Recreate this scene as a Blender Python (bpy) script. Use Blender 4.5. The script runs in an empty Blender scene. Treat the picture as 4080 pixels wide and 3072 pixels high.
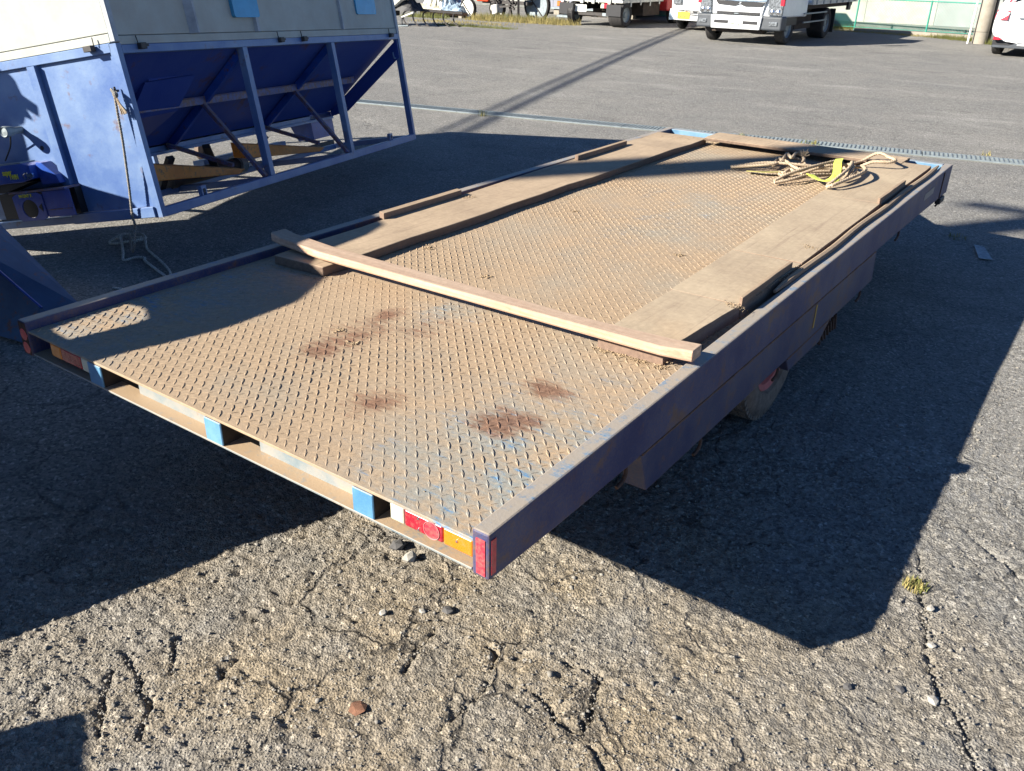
import bpy, math, random
import numpy as np
from mathutils import Vector, Matrix

random.seed(7)
rng = np.random.default_rng(11)
S = bpy.context.scene
COL = S.collection

# ------------------------------------------------------------------ camera, sky, sun, exposure
cam = bpy.data.objects.new('camera', bpy.data.cameras.new('camera'))
COL.objects.link(cam)
cam.data.sensor_width = 36.0
cam.data.lens = 30.015
cam.data.clip_start = 0.02
cam.data.clip_end = 2000.0
cam.matrix_world = Matrix(((0.81202, -0.27553, 0.5145, 2.593),
                           (0.58331, 0.35396, -0.73106, -1.082),
                           (0.01931, 0.89375, 0.44814, 1.628),
                           (0, 0, 0, 1)))
S.camera = cam

SUN_AZ = math.radians(34.0)      # shadows run towards +y, turned 34 degrees to +x
SUN_EL = math.radians(27.8)
SUN = Vector((math.sin(SUN_AZ), math.cos(SUN_AZ), -math.tan(SUN_EL))).normalized()

world = bpy.data.worlds.new('World')
S.world = world
world.use_nodes = True
wn = world.node_tree
bg = wn.nodes['Background']
sky = wn.nodes.new('ShaderNodeTexSky')
sky.sky_type = 'NISHITA'
sky.sun_disc = False
sky.sun_elevation = SUN_EL
sky.sun_rotation = math.pi + SUN_AZ
sky.altitude = 50.0
sky.air_density = 0.8
sky.dust_density = 0.1
sky.ozone_density = 8.0
wn.links.new(sky.outputs[0], bg.inputs[0])
bg.inputs[1].default_value = 0.05

sun = bpy.data.objects.new('sun', bpy.data.lights.new('sun', 'SUN'))
COL.objects.link(sun)
sun.data.energy = 5.0
sun.data.angle = math.radians(0.53)
sun.data.color = (1.0, 0.93, 0.82)
sun.rotation_euler = SUN.to_track_quat('-Z', 'Y').to_euler()
sun.location = (-6, -9, 8)

S.view_settings.view_transform = 'Standard'
S.view_settings.look = 'None'
S.view_settings.gamma = 1.0
S.view_settings.use_curve_mapping = False
S.view_settings.exposure = 1.5
S.cycles.max_bounces = 6
S.cycles.diffuse_bounces = 2


# ------------------------------------------------------------------ material helpers
class NB:
    def __init__(self, name):
        self.m = bpy.data.materials.new(name)
        self.m.use_nodes = True
        self.t = self.m.node_tree
        self.b = self.t.nodes['Principled BSDF']
        self._c = {}

    def n(self, typ, **kw):
        x = self.t.nodes.new(typ)
        for k, v in kw.items():
            setattr(x, k, v)
        return x

    def put(self, sock, v):
        if hasattr(v, 'is_output'):
            self.t.links.new(v, sock)
        elif isinstance(v, (tuple, list)) and len(v) == 3 and sock.type == 'RGBA':
            sock.default_value = (*v, 1)
        else:
            sock.default_value = v

    def co(self, kind='Object'):
        if 'co' not in self._c:
            self._c['co'] = self.n('ShaderNodeTexCoord')
        return self._c['co'].outputs[kind]

    def mapped(self, scale=(1, 1, 1), rot=(0, 0, 0), loc=(0, 0, 0), kind='Object'):
        x = self.n('ShaderNodeMapping')
        self.put(x.inputs[0], self.co(kind))
        x.inputs['Scale'].default_value = scale
        x.inputs['Rotation'].default_value = rot
        x.inputs['Location'].default_value = loc
        return x.outputs[0]

    def noise(self, scale, detail=4.0, rough=0.55, vec=None, dist=0.0):
        x = self.n('ShaderNodeTexNoise')
        self.put(x.inputs['Vector'], vec if vec is not None else self.co())
        x.inputs['Scale'].default_value = scale
        x.inputs['Detail'].default_value = detail
        x.inputs['Roughness'].default_value = rough
        x.inputs['Distortion'].default_value = dist
        return x.outputs[0]

    def vor(self, scale, feature='F1', out='Distance', vec=None, rand=1.0):
        x = self.n('ShaderNodeTexVoronoi', feature=feature)
        self.put(x.inputs['Vector'], vec if vec is not None else self.co())
        x.inputs['Scale'].default_value = scale
        x.inputs['Randomness'].default_value = rand
        return x.outputs[out]

    def ramp(self, fac, stops, interp='LINEAR'):
        x = self.n('ShaderNodeValToRGB')
        self.put(x.inputs[0], fac)
        r = x.color_ramp
        r.interpolation = interp
        while len(r.elements) < len(stops):
            r.elements.new(0.5)
        for e, (p, c) in zip(r.elements, stops):
            e.position = p
            e.color = (c, c, c, 1) if isinstance(c, (int, float)) else (*c, 1)
        return x.outputs[0]

    def mix(self, fac, a, b, blend='MIX'):
        x = self.n('ShaderNodeMix', data_type='RGBA', blend_type=blend)
        self.put(x.inputs[0], fac)
        self.put(x.inputs[6], a)
        self.put(x.inputs[7], b)
        return x.outputs[2]

    def mth(self, op, a, b=0.0, clamp=False):
        x = self.n('ShaderNodeMath', operation=op, use_clamp=clamp)
        self.put(x.inputs[0], a)
        self.put(x.inputs[1], b)
        return x.outputs[0]

    def up(self, lo=0.5, hi=0.9):
        """1 on faces that look up (dust settles there)"""
        g = self.n('ShaderNodeNewGeometry')
        s = self.n('ShaderNodeSeparateXYZ')
        self.t.links.new(g.outputs['True Normal'], s.inputs[0])
        return self.ramp(s.outputs[2], [(lo, 0.0), (hi, 1.0)])

    def blob(self, centre, radius, soft=0.5):
        """soft stain round a point in object space"""
        x = self.n('ShaderNodeVectorMath', operation='SUBTRACT')
        self.put(x.inputs[0], self.co())
        x.inputs[1].default_value = (centre[0], centre[1], 0)
        y = self.n('ShaderNodeVectorMath', operation='MULTIPLY')
        self.put(y.inputs[0], x.outputs[0])
        y.inputs[1].default_value = (1 / radius[0], 1 / radius[1], 0)
        z = self.n('ShaderNodeVectorMath', operation='LENGTH')
        self.put(z.inputs[0], y.outputs[0])
        return self.ramp(z.outputs['Value'], [(1 - soft, 1.0), (1.0, 0.0)])

    def bump(self, h, strength=0.3, dist=0.01):
        x = self.n('ShaderNodeBump')
        x.inputs['Strength'].default_value = strength
        x.inputs['Distance'].default_value = dist
        self.put(x.inputs['Height'], h)
        self.t.links.new(x.outputs[0], self.b.inputs['Normal'])

    def fin(self, color=None, rough=0.6, metal=0.0, spec=None, **kw):
        if color is not None:
            self.put(self.b.inputs['Base Color'], color)
        self.put(self.b.inputs['Roughness'], rough)
        self.put(self.b.inputs['Metallic'], metal)
        if spec is not None:
            self.b.inputs['Specular IOR Level'].default_value = spec
        for k, v in kw.items():
            self.put(self.b.inputs[k.replace('_', ' ')], v)
        return self.m


def plain(name, color, rough=0.5, metal=0.0, var=0.25, scale=6.0, bump=0.0, spec=None, dirt=None, dirt_amt=0.4):
    k = NB(name)
    n = k.noise(scale, 6, 0.6)
    c = k.mix(k.ramp(n, [(0.3, 0.0), (0.7, 1.0)]), tuple(x * (1 - var) for x in color), tuple(min(1, x * (1 + var * 0.6)) for x in color))
    if dirt:
        d = k.ramp(k.noise(scale * 2.3, 8, 0.7), [(0.5 - 0.25 * dirt_amt, 0.0), (0.8 - 0.2 * dirt_amt, 1.0)])
        c = k.mix(k.mth('MULTIPLY', d, dirt_amt), c, dirt)
    if bump:
        k.bump(k.noise(scale * 12, 5, 0.65), bump, 0.004)
    return k.fin(c, rough, metal, spec)


DUST = (0.34, 0.245, 0.155)
RUST = (0.13, 0.055, 0.028)
BLUE = (0.035, 0.16, 0.36)


def paint_old(name, base, rust=0.35, dust=0.8, scale=3.0, rough=0.55, rustcol=RUST, dustcol=DUST, pale=None, side_dust=0.15, top=None, cover=0.68, grain=0.0, edge=0.0):
    """old paint: patches of rust, dust lying on everything that looks up"""
    k = NB(name)
    n1 = k.noise(scale, 8, 0.65)
    n2 = k.noise(scale * 4.3, 8, 0.7)
    n3 = k.noise(scale * 22, 4, 0.7)
    c = k.mix(k.ramp(n1, [(0.35, 0.0), (0.7, 1.0)]), tuple(x * 0.72 for x in base), pale or tuple(min(1, x * 1.25) for x in base))
    r = k.ramp(k.mth('MULTIPLY', n2, k.mth('ADD', n1, 0.5)), [(0.62 - 0.25 * rust, 0.0), (0.74 - 0.2 * rust, 1.0)])
    c = k.mix(k.mth('MULTIPLY', r, 0.85), c, rustcol)
    if grain:
        n5 = k.noise(130, 4, 0.75)
        g = k.mth('MULTIPLY', k.ramp(n5, [(0.42, 0.0), (0.60, 1.0)]), k.ramp(n1, [(0.35, 0.25), (0.65, 1.0)]))
        c = k.mix(k.mth('MULTIPLY', g, grain), c, (0.115, 0.075, 0.062))
    if edge:
        bv = k.n('ShaderNodeBevel', samples=4)
        bv.inputs['Radius'].default_value = 0.009
        gg = k.n('ShaderNodeNewGeometry')
        dt = k.n('ShaderNodeVectorMath', operation='DOT_PRODUCT')
        k.put(dt.inputs[0], bv.outputs[0])
        k.put(dt.inputs[1], gg.outputs['Normal'])
        em = k.mth('MULTIPLY', k.ramp(dt.outputs['Value'], [(0.86, 1.0), (0.985, 0.0)]), k.ramp(n3, [(0.35, 0.2), (0.6, 1.0)]))
        edge_mask = k.mth('MULTIPLY', em, edge)
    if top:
        c = k.mix(k.up(), c, k.mix(k.ramp(n3, [(0.35, 0.0), (0.65, 1.0)]), top, tuple(x * 0.6 for x in top)))  # upward paint brightened to look sunlit; the light is in the colour
    u = k.mth('MULTIPLY', k.up(), dust)
    n4 = k.mth('ADD', k.mth('MULTIPLY', n2, 0.7), k.mth('MULTIPLY', n3, 0.3))
    du = k.mth('MULTIPLY', u, k.ramp(n4, [(0.25, 1.0), (cover - 0.14, 0.92), (cover, 0.1)]))
    ds = k.mth('MULTIPLY', k.ramp(n1, [(0.4, 0.0), (0.75, 1.0)]), side_dust)
    c = k.mix(k.mth('MAXIMUM', du, ds), c, dustcol)
    if edge:
        c = k.mix(edge_mask, c, (0.15, 0.085, 0.052))
    k.bump(k.mth('ADD', n3, n2), 0.25, 0.003)
    return k.fin(c, rough)


# ------------------------------------------------------------------ materials
def make_ground_mat():
    k = NB('asphalt_worn')
    big = k.noise(0.30, 6, 0.6)
    mid = k.noise(1.7, 8, 0.65)
    tan = k.ramp(k.mth('ADD', k.mth('MULTIPLY', big, 0.5), k.mth('MULTIPLY', mid, 0.5)), [(0.38, 0.0), (0.64, 1.0)])
    c = k.mix(tan, (0.205, 0.202, 0.190), (0.262, 0.252, 0.228))
    # pale worn patches and darker repairs over the yard
    worn = k.ramp(k.noise(0.8, 5, 0.6, k.mapped(scale=(0.6, 1.6, 1), rot=(0, 0, 0.3))), [(0.55, 0.0), (0.7, 1.0)])
    c = k.mix(k.mth('MULTIPLY', worn, 0.65), c, (0.34, 0.33, 0.30))
    dark = k.ramp(k.noise(0.55, 7, 0.68, k.mapped(scale=(0.8, 1.8, 1), loc=(7, 3, 0))), [(0.56, 0.0), (0.68, 1.0)])
    c = k.mix(k.mth('MULTIPLY', dark, 0.45), c, (0.115, 0.112, 0.108))
    # brown soil trodden round the trailer tail
    soil = k.mth('MULTIPLY', k.blob((1.6, 0.1), (2.3, 1.9), 0.8), k.ramp(k.noise(2.6, 6, 0.6), [(0.36, 0.25), (0.62, 1.0)]))
    c = k.mix(k.mth('MULTIPLY', soil, 0.9), c, (0.285, 0.232, 0.158))
    agg = k.vor(105, out='Color')
    ag = k.n('ShaderNodeSeparateColor')
    k.put(ag.inputs[0], agg)
    sp = k.ramp(ag.outputs[0], [(0.0, 0.55), (0.35, 0.87), (0.7, 1.06), (0.93, 1.2), (1.0, 1.8)])
    c = k.mix(1.0, c, sp, 'MULTIPLY')
    chips = k.vor(13, out='Distance')
    c = k.mix(k.ramp(chips, [(0.05, 0.9), (0.10, 0.0)]), c, (0.42, 0.40, 0.36))
    fine = k.ramp(k.noise(420, 3, 0.7), [(0.3, 0.72), (0.7, 1.25)])
    c = k.mix(1.0, c, fine, 'MULTIPLY')
    holes = k.ramp(k.noise(34, 6, 0.7), [(0.30, 0.5), (0.40, 1.0)])
    c = k.mix(1.0, c, holes, 'MULTIPLY')
    # crazed cracks: a coarse net over the yard and a finer one close by
    wob = k.n('ShaderNodeVectorMath', operation='ADD')
    nz = k.n('ShaderNodeTexNoise')
    k.put(nz.inputs['Vector'], k.co())
    nz.inputs['Scale'].default_value = 3.0
    nz.inputs['Detail'].default_value = 6
    sc = k.n('ShaderNodeVectorMath', operation='SCALE')
    k.put(sc.inputs[0], nz.outputs['Color'])
    sc.inputs['Scale'].default_value = 0.45
    k.put(wob.inputs[0], k.co())
    k.put(wob.inputs[1], sc.outputs[0])
    e1 = k.vor(0.85, 'DISTANCE_TO_EDGE', vec=wob.outputs[0])
    e2 = k.vor(3.1, 'DISTANCE_TO_EDGE', vec=wob.outputs[0])
    m1 = k.ramp(k.noise(0.9, 4, 0.6, k.mapped(loc=(3, 9, 0))), [(0.45, 0.0), (0.6, 1.0)])
    m2 = k.ramp(k.noise(1.3, 4, 0.6, k.mapped(loc=(5, 1, 0))), [(0.40, 0.0), (0.52, 1.0)])
    cr = k.mth('MAXIMUM', k.mth('MULTIPLY', k.ramp(e1, [(0.004, 1.0), (0.016, 0.0)]), m1), k.mth('MULTIPLY', k.ramp(e2, [(0.008, 1.0), (0.030, 0.0)]), m2))
    cr = k.mth('MULTIPLY', cr, k.mth('ADD', 0.42, k.mth('MULTIPLY', k.blob((1.6, 0.0), (3.2, 2.4), 0.8), 0.58)))
    cr = k.mth('MULTIPLY', cr, k.ramp(k.noise(5.0, 5, 0.7), [(0.36, 0.1), (0.56, 1.0)]))
    c = k.mix(k.mth('MULTIPLY', cr, 0.8), c, (0.05, 0.046, 0.042))
    h = k.mth('ADD', k.mth('MULTIPLY', k.vor(150), 0.6), k.mth('ADD', k.mth('MULTIPLY', k.noise(60, 6, 0.75), 1.0), k.mth('MULTIPLY', k.noise(260, 3, 0.7), 0.35)))
    h = k.mth('SUBTRACT', h, k.mth('MULTIPLY', cr, 1.2))
    k.bump(h, 0.75, 0.012)
    return k.fin(c, 0.92, spec=0.2)


M = {}
M['ground'] = make_ground_mat()


def make_deck_mat():
    k = NB('dusty_checker_plate')
    st = k.mapped(scale=(1.0, 1.0, 1.0))
    n1 = k.noise(2.2, 8, 0.6, st)
    n2 = k.noise(9.0, 8, 0.7, st)
    n3 = k.noise(60.0, 6, 0.75, st)
    # direction of sweeping: streaks across the deck
    strk = k.noise(14.0, 6, 0.7, k.mapped(scale=(1.0, 5.0, 1.0), rot=(0, 0, 0.5)))
    dust = k.mix(k.ramp(n2, [(0.3, 0.0), (0.7, 1.0)]), (0.352, 0.262, 0.172), (0.312, 0.232, 0.153))
    pale = k.ramp(n1, [(0.47, 0.0), (0.66, 0.85)])
    c = k.mix(k.mth('MULTIPLY', pale, 0.7), dust, (0.275, 0.25, 0.20))
    edge = k.mth('MAXIMUM', k.blob((1.82, 0.12), (0.60, 0.95), 0.95), k.mth('MULTIPLY', k.blob((0.97, 0.93), (0.16, 0.13), 0.9), 0.75))
    edge = k.mth('MAXIMUM', edge, k.mth('MULTIPLY', k.blob((0.1, 0.4), (0.45, 0.9), 0.9), 0.7))
    edge = k.mth('MAXIMUM', edge, k.mth('MULTIPLY', k.blob((1.0, 2.6), (0.5, 1.2), 0.9), 0.25))
    worn = k.mth('MULTIPLY', edge, k.ramp(k.mth('ADD', k.mth('MULTIPLY', n2, 0.6), k.mth('MULTIPLY', strk, 0.4)), [(0.44, 0.0), (0.6, 1.0)]))
    c = k.mix(k.mth('MULTIPLY', worn, 0.85), c, (0.19, 0.255, 0.275))
    deep = k.mth('MULTIPLY', edge, k.ramp(k.mth('MULTIPLY', strk, k.mth('ADD', n2, 0.5)), [(0.60, 0.0), (0.70, 1.0)]))
    c = k.mix(deep, c, (0.05, 0.18, 0.36))
    # brown muck trodden into the plate: ragged, streaked outlines
    muck = None
    for ctr, rad, amt in (((0.86, 0.60), (0.20, 0.30), 0.78), ((0.83, 0.78), (0.10, 0.15), 0.95), ((0.865, 0.47), (0.13, 0.14), 0.95), ((1.225, 0.315), (0.13, 0.16), 0.92),
                          ((1.56, 0.435), (0.15, 0.125), 1.15), ((1.60, 0.48), (0.09, 0.08), 1.1), ((1.55, 0.66), (0.14, 0.085), 1.15), ((1.0, 0.78), (0.22, 0.25), 0.6)):
        w = k.mth('MULTIPLY', k.blob(ctr, rad, 1.0), amt)
        muck = w if muck is None else k.mth('MAXIMUM', muck, w)
    s2 = k.noise(26.0, 7, 0.72, k.mapped(scale=(0.45, 2.2, 1.0), rot=(0, 0, -0.5)))
    tex = k.mth('ADD', k.mth('MULTIPLY', s2, 0.65), k.mth('MULTIPLY', n3, 0.35))
    muck = k.ramp(k.mth('ADD', muck, k.mth('MULTIPLY', k.mth('SUBTRACT', tex, 0.5), 2.6)), [(0.38, 0.0), (0.78, 1.0)])
    c = k.mix(k.mth('MULTIPLY', muck, 0.88), c, k.mix(k.ramp(n3, [(0.4, 0.0), (0.6, 1.0)]), (0.12, 0.058, 0.036), (0.215, 0.118, 0.074)))
    c = k.mix(1.0, c, k.ramp(n3, [(0.25, 0.8), (0.75, 1.15)]), 'MULTIPLY')
    k.bump(k.mth('ADD', n3, k.mth('MULTIPLY', n2, 0.6)), 0.35, 0.006)
    return k.fin(c, 0.85, spec=0.25)


M['deck'] = make_deck_mat()
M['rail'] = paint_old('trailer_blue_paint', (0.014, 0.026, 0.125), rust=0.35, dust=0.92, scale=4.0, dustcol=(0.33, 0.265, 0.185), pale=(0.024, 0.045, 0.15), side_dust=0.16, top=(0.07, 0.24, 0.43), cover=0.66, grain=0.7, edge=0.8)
M['skirt'] = paint_old('skirt_blue_paint', (0.015, 0.03, 0.115), rust=0.3, dust=0.6, scale=3.0, dustcol=(0.15, 0.125, 0.11), pale=(0.035, 0.055, 0.125), side_dust=0.3, grain=0.6, edge=0.8)
M['weld'] = plain('rusty_weld', (0.17, 0.085, 0.05), 0.9, var=0.5, scale=40)
M['blue_new'] = paint_old('clean_blue_paint', (0.075, 0.24, 0.43), rust=0.0, dust=0.6, scale=7.0, side_dust=0.12, pale=(0.12, 0.30, 0.47))
M['beam_blue'] = paint_old('dusty_front_beam', (0.09, 0.22, 0.36), rust=0.0, dust=0.75, scale=6.0, side_dust=0.3, dustcol=(0.33, 0.30, 0.24))
M['channel'] = paint_old('dust_caked_channel', (0.19, 0.24, 0.26), rust=0.0, dust=1.0, scale=5, side_dust=0.9, dustcol=(0.36, 0.255, 0.155))
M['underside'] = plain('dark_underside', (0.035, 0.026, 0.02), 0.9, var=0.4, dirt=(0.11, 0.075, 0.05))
M['rust'] = plain('rusty_iron', (0.085, 0.042, 0.026), 0.85, var=0.5, scale=25, bump=0.3)
M['rubber'] = plain('dusty_rubber', (0.085, 0.062, 0.047), 0.9, var=0.3, scale=10, dirt=(0.24, 0.175, 0.13), dirt_amt=0.9)
M['tyre'] = plain('car_tyre_rubber', (0.022, 0.021, 0.021), 0.85, var=0.25, scale=12, dirt=(0.06, 0.052, 0.045), dirt_amt=0.5)
M['rim_red'] = plain('faded_red_rim', (0.58, 0.13, 0.11), 0.7, var=0.3, scale=9, dirt=(0.2, 0.13, 0.10))
M['black'] = plain('black_plastic', (0.012, 0.012, 0.014), 0.55, var=0.2)
M['mech'] = plain('greasy_iron', (0.03, 0.028, 0.027), 0.6, var=0.5, scale=14, dirt=(0.1, 0.07, 0.05))


def lens_mat(name, color, rough=0.25):
    k = NB(name)
    rings = k.n('ShaderNodeTexWave', wave_type='BANDS', bands_direction='Z')
    k.put(rings.inputs['Vector'], k.co())
    rings.inputs['Scale'].default_value = 90.0
    d = k.ramp(k.noise(60, 6, 0.7), [(0.5, 0.0), (0.8, 0.3)])
    c = k.mix(d, k.mix(rings.outputs['Fac'], tuple(x * 0.75 for x in color), color), (0.4, 0.31, 0.22))
    k.bump(rings.outputs['Fac'], 0.25, 0.002)
    return k.fin(c, rough, Coat_Weight=0.5)


M['amber'] = lens_mat('amber_lens', (0.78, 0.21, 0.01))
M['red_lens'] = lens_mat('red_lens', (0.36, 0.008, 0.028))
M['clear'] = lens_mat('clear_lens', (0.62, 0.60, 0.45))
M['tape'] = plain('red_reflector', (0.62, 0.03, 0.055), 0.35, var=0.25, scale=50, dirt=(0.4, 0.28, 0.2))
M['ring'] = plain('pink_ring', (0.6, 0.24, 0.24), 0.4)
M['yellow'] = plain('yellow_paint', (0.5, 0.30, 0.05), 0.6, scale=30)
M['sticker'] = plain('grey_sticker', (0.2, 0.19, 0.185), 0.5, var=0.2, scale=80)


def wood_mat(name, a, b, dusty=0.0, grain=(2.0, 55, 55), rough=0.85, stain=None, dust=DUST, stretch_axis='x'):
    k = NB(name)
    sc = {'x': (grain[0], grain[1], grain[2]), 'y': (grain[1], grain[0], grain[2])}[stretch_axis]
    v = k.mapped(scale=sc)
    g = k.noise(1.0, 8, 0.65, v, dist=0.6)
    n = k.noise(3.0, 6, 0.6)
    f = k.noise(45, 5, 0.7)
    c = k.mix(k.ramp(g, [(0.3, 0.0), (0.65, 1.0)]), a, b)
    if dusty:
        u = k.mth('MULTIPLY', k.up(0.3, 0.8), dusty)
        u = k.mth('MULTIPLY', u, k.ramp(n, [(0.3, 1.0), (0.75, 0.72)]))
        u = k.mth('MULTIPLY', u, k.ramp(g, [(0.30, 0.62), (0.46, 1.0)]))
        c = k.mix(u, c, k.mix(k.ramp(n, [(0.35, 0.0), (0.65, 1.0)]), dust, tuple(x * 0.86 for x in dust)))
        if stain:
            c = k.mix(k.ramp(k.noise(1.3, 4, 0.5), [(0.6, 0.0), (0.75, 0.35)]), c, stain)
    c = k.mix(1.0, c, k.ramp(f, [(0.3, 0.86), (0.7, 1.1)]), 'MULTIPLY')
    k.bump(k.mth('ADD', g, k.mth('MULTIPLY', f, 0.4)), 0.3, 0.004)
    return k.fin(c, rough, spec=0.2)


M['board'] = wood_mat('dusty_board_wood', (0.12, 0.085, 0.065), (0.20, 0.14, 0.10), dusty=1.0, stretch_axis='y', dust=(0.41, 0.315, 0.215))
M['ply'] = wood_mat('dusty_ply_board', (0.16, 0.11, 0.085), (0.24, 0.165, 0.12), dusty=1.0, stretch_axis='y', dust=(0.415, 0.335, 0.232), stain=(0.36, 0.22, 0.11))
M['plank'] = wood_mat('fresh_sawn_plank', (0.38, 0.22, 0.14), (0.64, 0.44, 0.31), dusty=0.75, stretch_axis='x', dust=(0.33, 0.265, 0.20))
M['cleat'] = wood_mat('grey_cleat_wood', (0.17, 0.115, 0.085), (0.25, 0.175, 0.125), dusty=0.9, stretch_axis='y', dust=(0.38, 0.29, 0.195))
M['rope'] = None


def rope_mat(name, col, dark):
    k = NB(name)
    w = k.n('ShaderNodeTexWave', wave_type='BANDS', bands_direction='DIAGONAL')
    k.put(w.inputs['Vector'], k.co())
    w.inputs['Scale'].default_value = 55.0
    n = k.noise(40, 5, 0.7)
    c = k.mix(w.outputs['Fac'], dark, col)
    c = k.mix(k.ramp(n, [(0.45, 0.0), (0.75, 0.7)]), c, (0.30, 0.22, 0.14))
    k.bump(w.outputs['Fac'], 0.6, 0.004)
    return k.fin(c, 0.95, spec=0.1)


M['rope'] = rope_mat('dirty_rope', (0.56, 0.46, 0.33), (0.38, 0.29, 0.20))
M['rope_grey'] = rope_mat('grey_braided_rope', (0.40, 0.39, 0.35), (0.10, 0.095, 0.085))
M['rope_pale'] = rope_mat('pale_braided_rope', (0.78, 0.77, 0.70), (0.45, 0.44, 0.39))
M['strap'] = plain('lime_webbing', (0.62, 0.72, 0.10), 0.7, var=0.18, scale=30, bump=0.3)
M['strap_old'] = plain('dusty_lime_webbing', (0.40, 0.37, 0.10), 0.85, var=0.25, scale=25, dirt=DUST)
M['straw'] = plain('straw_chips', (0.33, 0.24, 0.145), 0.9, var=0.55, scale=300)
M['hopper'] = paint_old('hopper_blue_paint', (0.090, 0.175, 0.43), rust=0.10, dust=0.2, scale=2.2, rough=0.42, pale=(0.165, 0.265, 0.43), side_dust=0.35, dustcol=(0.26, 0.30, 0.38))
M['hopper_in'] = paint_old('hopper_sheet_paint', (0.028, 0.07, 0.36), rust=0.08, dust=0.3, scale=1.6, rough=0.5, pale=(0.04, 0.085, 0.33), side_dust=0.3, dustcol=(0.07, 0.08, 0.20))
M['hopper_dk'] = paint_old('machine_dark_blue', (0.010, 0.055, 0.30), rust=0.05, dust=0.2, scale=6, rough=0.35, pale=(0.014, 0.085, 0.42), side_dust=0.05)
M['rib_rust'] = paint_old('rusty_blue_angle', (0.10, 0.12, 0.30), rust=0.9, dust=0.5, scale=8, rustcol=(0.17, 0.075, 0.04))
M['cover'] = plain('grimy_white_cover', (0.40, 0.42, 0.375), 0.6, var=0.12, scale=2.5, dirt=(0.30, 0.25, 0.20), dirt_amt=0.45, bump=0.05)
M['cover_trim'] = plain('white_cover_trim', (0.40, 0.43, 0.46), 0.55, var=0.2, scale=5, dirt=(0.10, 0.10, 0.10), dirt_amt=0.4)
M['film'] = plain('blue_window_film', (0.06, 0.29, 0.50), 0.2, var=0.15, scale=8)
M['orange'] = paint_old('orange_steel', (0.85, 0.21, 0.008), rust=0.3, dust=0.5, scale=7, rough=0.5, pale=(0.92, 0.28, 0.012), dustcol=(0.5, 0.29, 0.12))
M['steel'] = plain('galvanised_steel', (0.235, 0.275, 0.29), 0.55, metal=0.4, var=0.25, scale=20)
M['chrome'] = plain('bright_steel', (0.65, 0.65, 0.66), 0.2, metal=1.0, var=0.1)
M['yellow_txt'] = plain('yellow_lettering', (0.85, 0.75, 0.04), 0.5, var=0.15, scale=60)
M['white_txt'] = plain('pale_lettering', (0.42, 0.42, 0.33), 0.5, var=0.2, scale=60)
M['bucket'] = paint_old('bucket_blue_paint', (0.028, 0.075, 0.17), rust=0.2, dust=0.15, scale=5, rough=0.8, pale=(0.045, 0.10, 0.20), side_dust=0.15, dustcol=(0.10, 0.13, 0.17))
M['white_car'] = plain('white_car_paint', (0.74, 0.75, 0.74), 0.25, var=0.04, scale=2)
M['white_cab'] = plain('white_cab_paint', (0.70, 0.72, 0.72), 0.3, var=0.08, scale=3, dirt=(0.5, 0.47, 0.42), dirt_amt=0.2)
M['bumper_grey'] = plain('grey_bumper', (0.05, 0.058, 0.068), 0.6, var=0.2, scale=8)
M['glass'] = plain('dark_glass', (0.012, 0.014, 0.02), 0.06, var=0.1)
M['headlamp'] = plain('headlamp_glass', (0.22, 0.24, 0.26), 0.12, metal=0.3, var=0.8, scale=26)
M['plate_w'] = plain('white_number_plate', (0.66, 0.67, 0.62), 0.5, var=0.05)
M['plate_y'] = plain('yellow_number_plate', (0.86, 0.48, 0.03), 0.5, var=0.05)
M['green_txt'] = plain('dark_green_lettering', (0.05, 0.08, 0.06), 0.5, var=0.1)
M['red_cab'] = plain('red_cab_paint', (0.36, 0.018, 0.02), 0.35, var=0.15)
M['bed_white'] = plain('old_white_bed', (0.60, 0.60, 0.54), 0.55, var=0.15, scale=5, dirt=(0.25, 0.21, 0.17), dirt_amt=0.4)
M['tail_red'] = plain('tail_red', (0.45, 0.02, 0.04), 0.25, var=0.3, scale=20)
M['tail_orange'] = plain('tail_orange', (0.62, 0.16, 0.03), 0.3, var=0.2)
M['wall'] = plain('stained_white_wall', (0.40, 0.40, 0.355), 0.9, var=0.16, scale=2.2, dirt=(0.23, 0.21, 0.17), dirt_amt=0.5, bump=0.1)
M['wall_new'] = plain('grey_wall_panel', (0.29, 0.31, 0.30), 0.9, var=0.12, scale=2.2, dirt=(0.2, 0.2, 0.18), dirt_amt=0.35)
M['concrete'] = plain('old_concrete', (0.29, 0.265, 0.22), 0.9, var=0.2, scale=5, dirt=(0.2, 0.16, 0.11), dirt_amt=0.4, bump=0.15)
M['plinth'] = plain('grey_plinth', (0.16, 0.165, 0.15), 0.9, var=0.25, scale=5)
M['fence'] = plain('green_fence_paint', (0.03, 0.26, 0.19), 0.55, var=0.2, scale=10)
M['slat'] = plain('brown_slat', (0.20, 0.155, 0.11), 0.85, var=0.35, scale=4)
M['shed'] = plain('grey_shed_siding', (0.20, 0.21, 0.25), 0.6, var=0.12, scale=3)
M['red_machine'] = plain('orange_red_machine', (0.62, 0.07, 0.025), 0.4, var=0.15)
M['styro'] = plain('white_styrofoam', (0.70, 0.69, 0.62), 0.8, var=0.1, scale=4)
M['plastic'] = plain('crumpled_plastic', (0.46, 0.43, 0.33), 0.25, var=0.6, scale=5, bump=0.4)
M['plastic_bl'] = plain('bluish_plastic', (0.26, 0.34, 0.42), 0.2, var=0.7, scale=6, bump=0.4)
M['timber'] = plain('brown_timber', (0.22, 0.12, 0.07), 0.85, var=0.3, scale=5)
M['grass'] = plain('dry_green_grass', (0.16, 0.17, 0.045), 0.8, var=0.45, scale=30)
M['grass_dry'] = plain('yellow_dry_grass', (0.34, 0.28, 0.10), 0.85, var=0.4, scale=30)
M['stone'] = plain('grey_stones', (0.235, 0.218, 0.188), 0.9, var=0.42, scale=55, bump=0.25)
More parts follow.
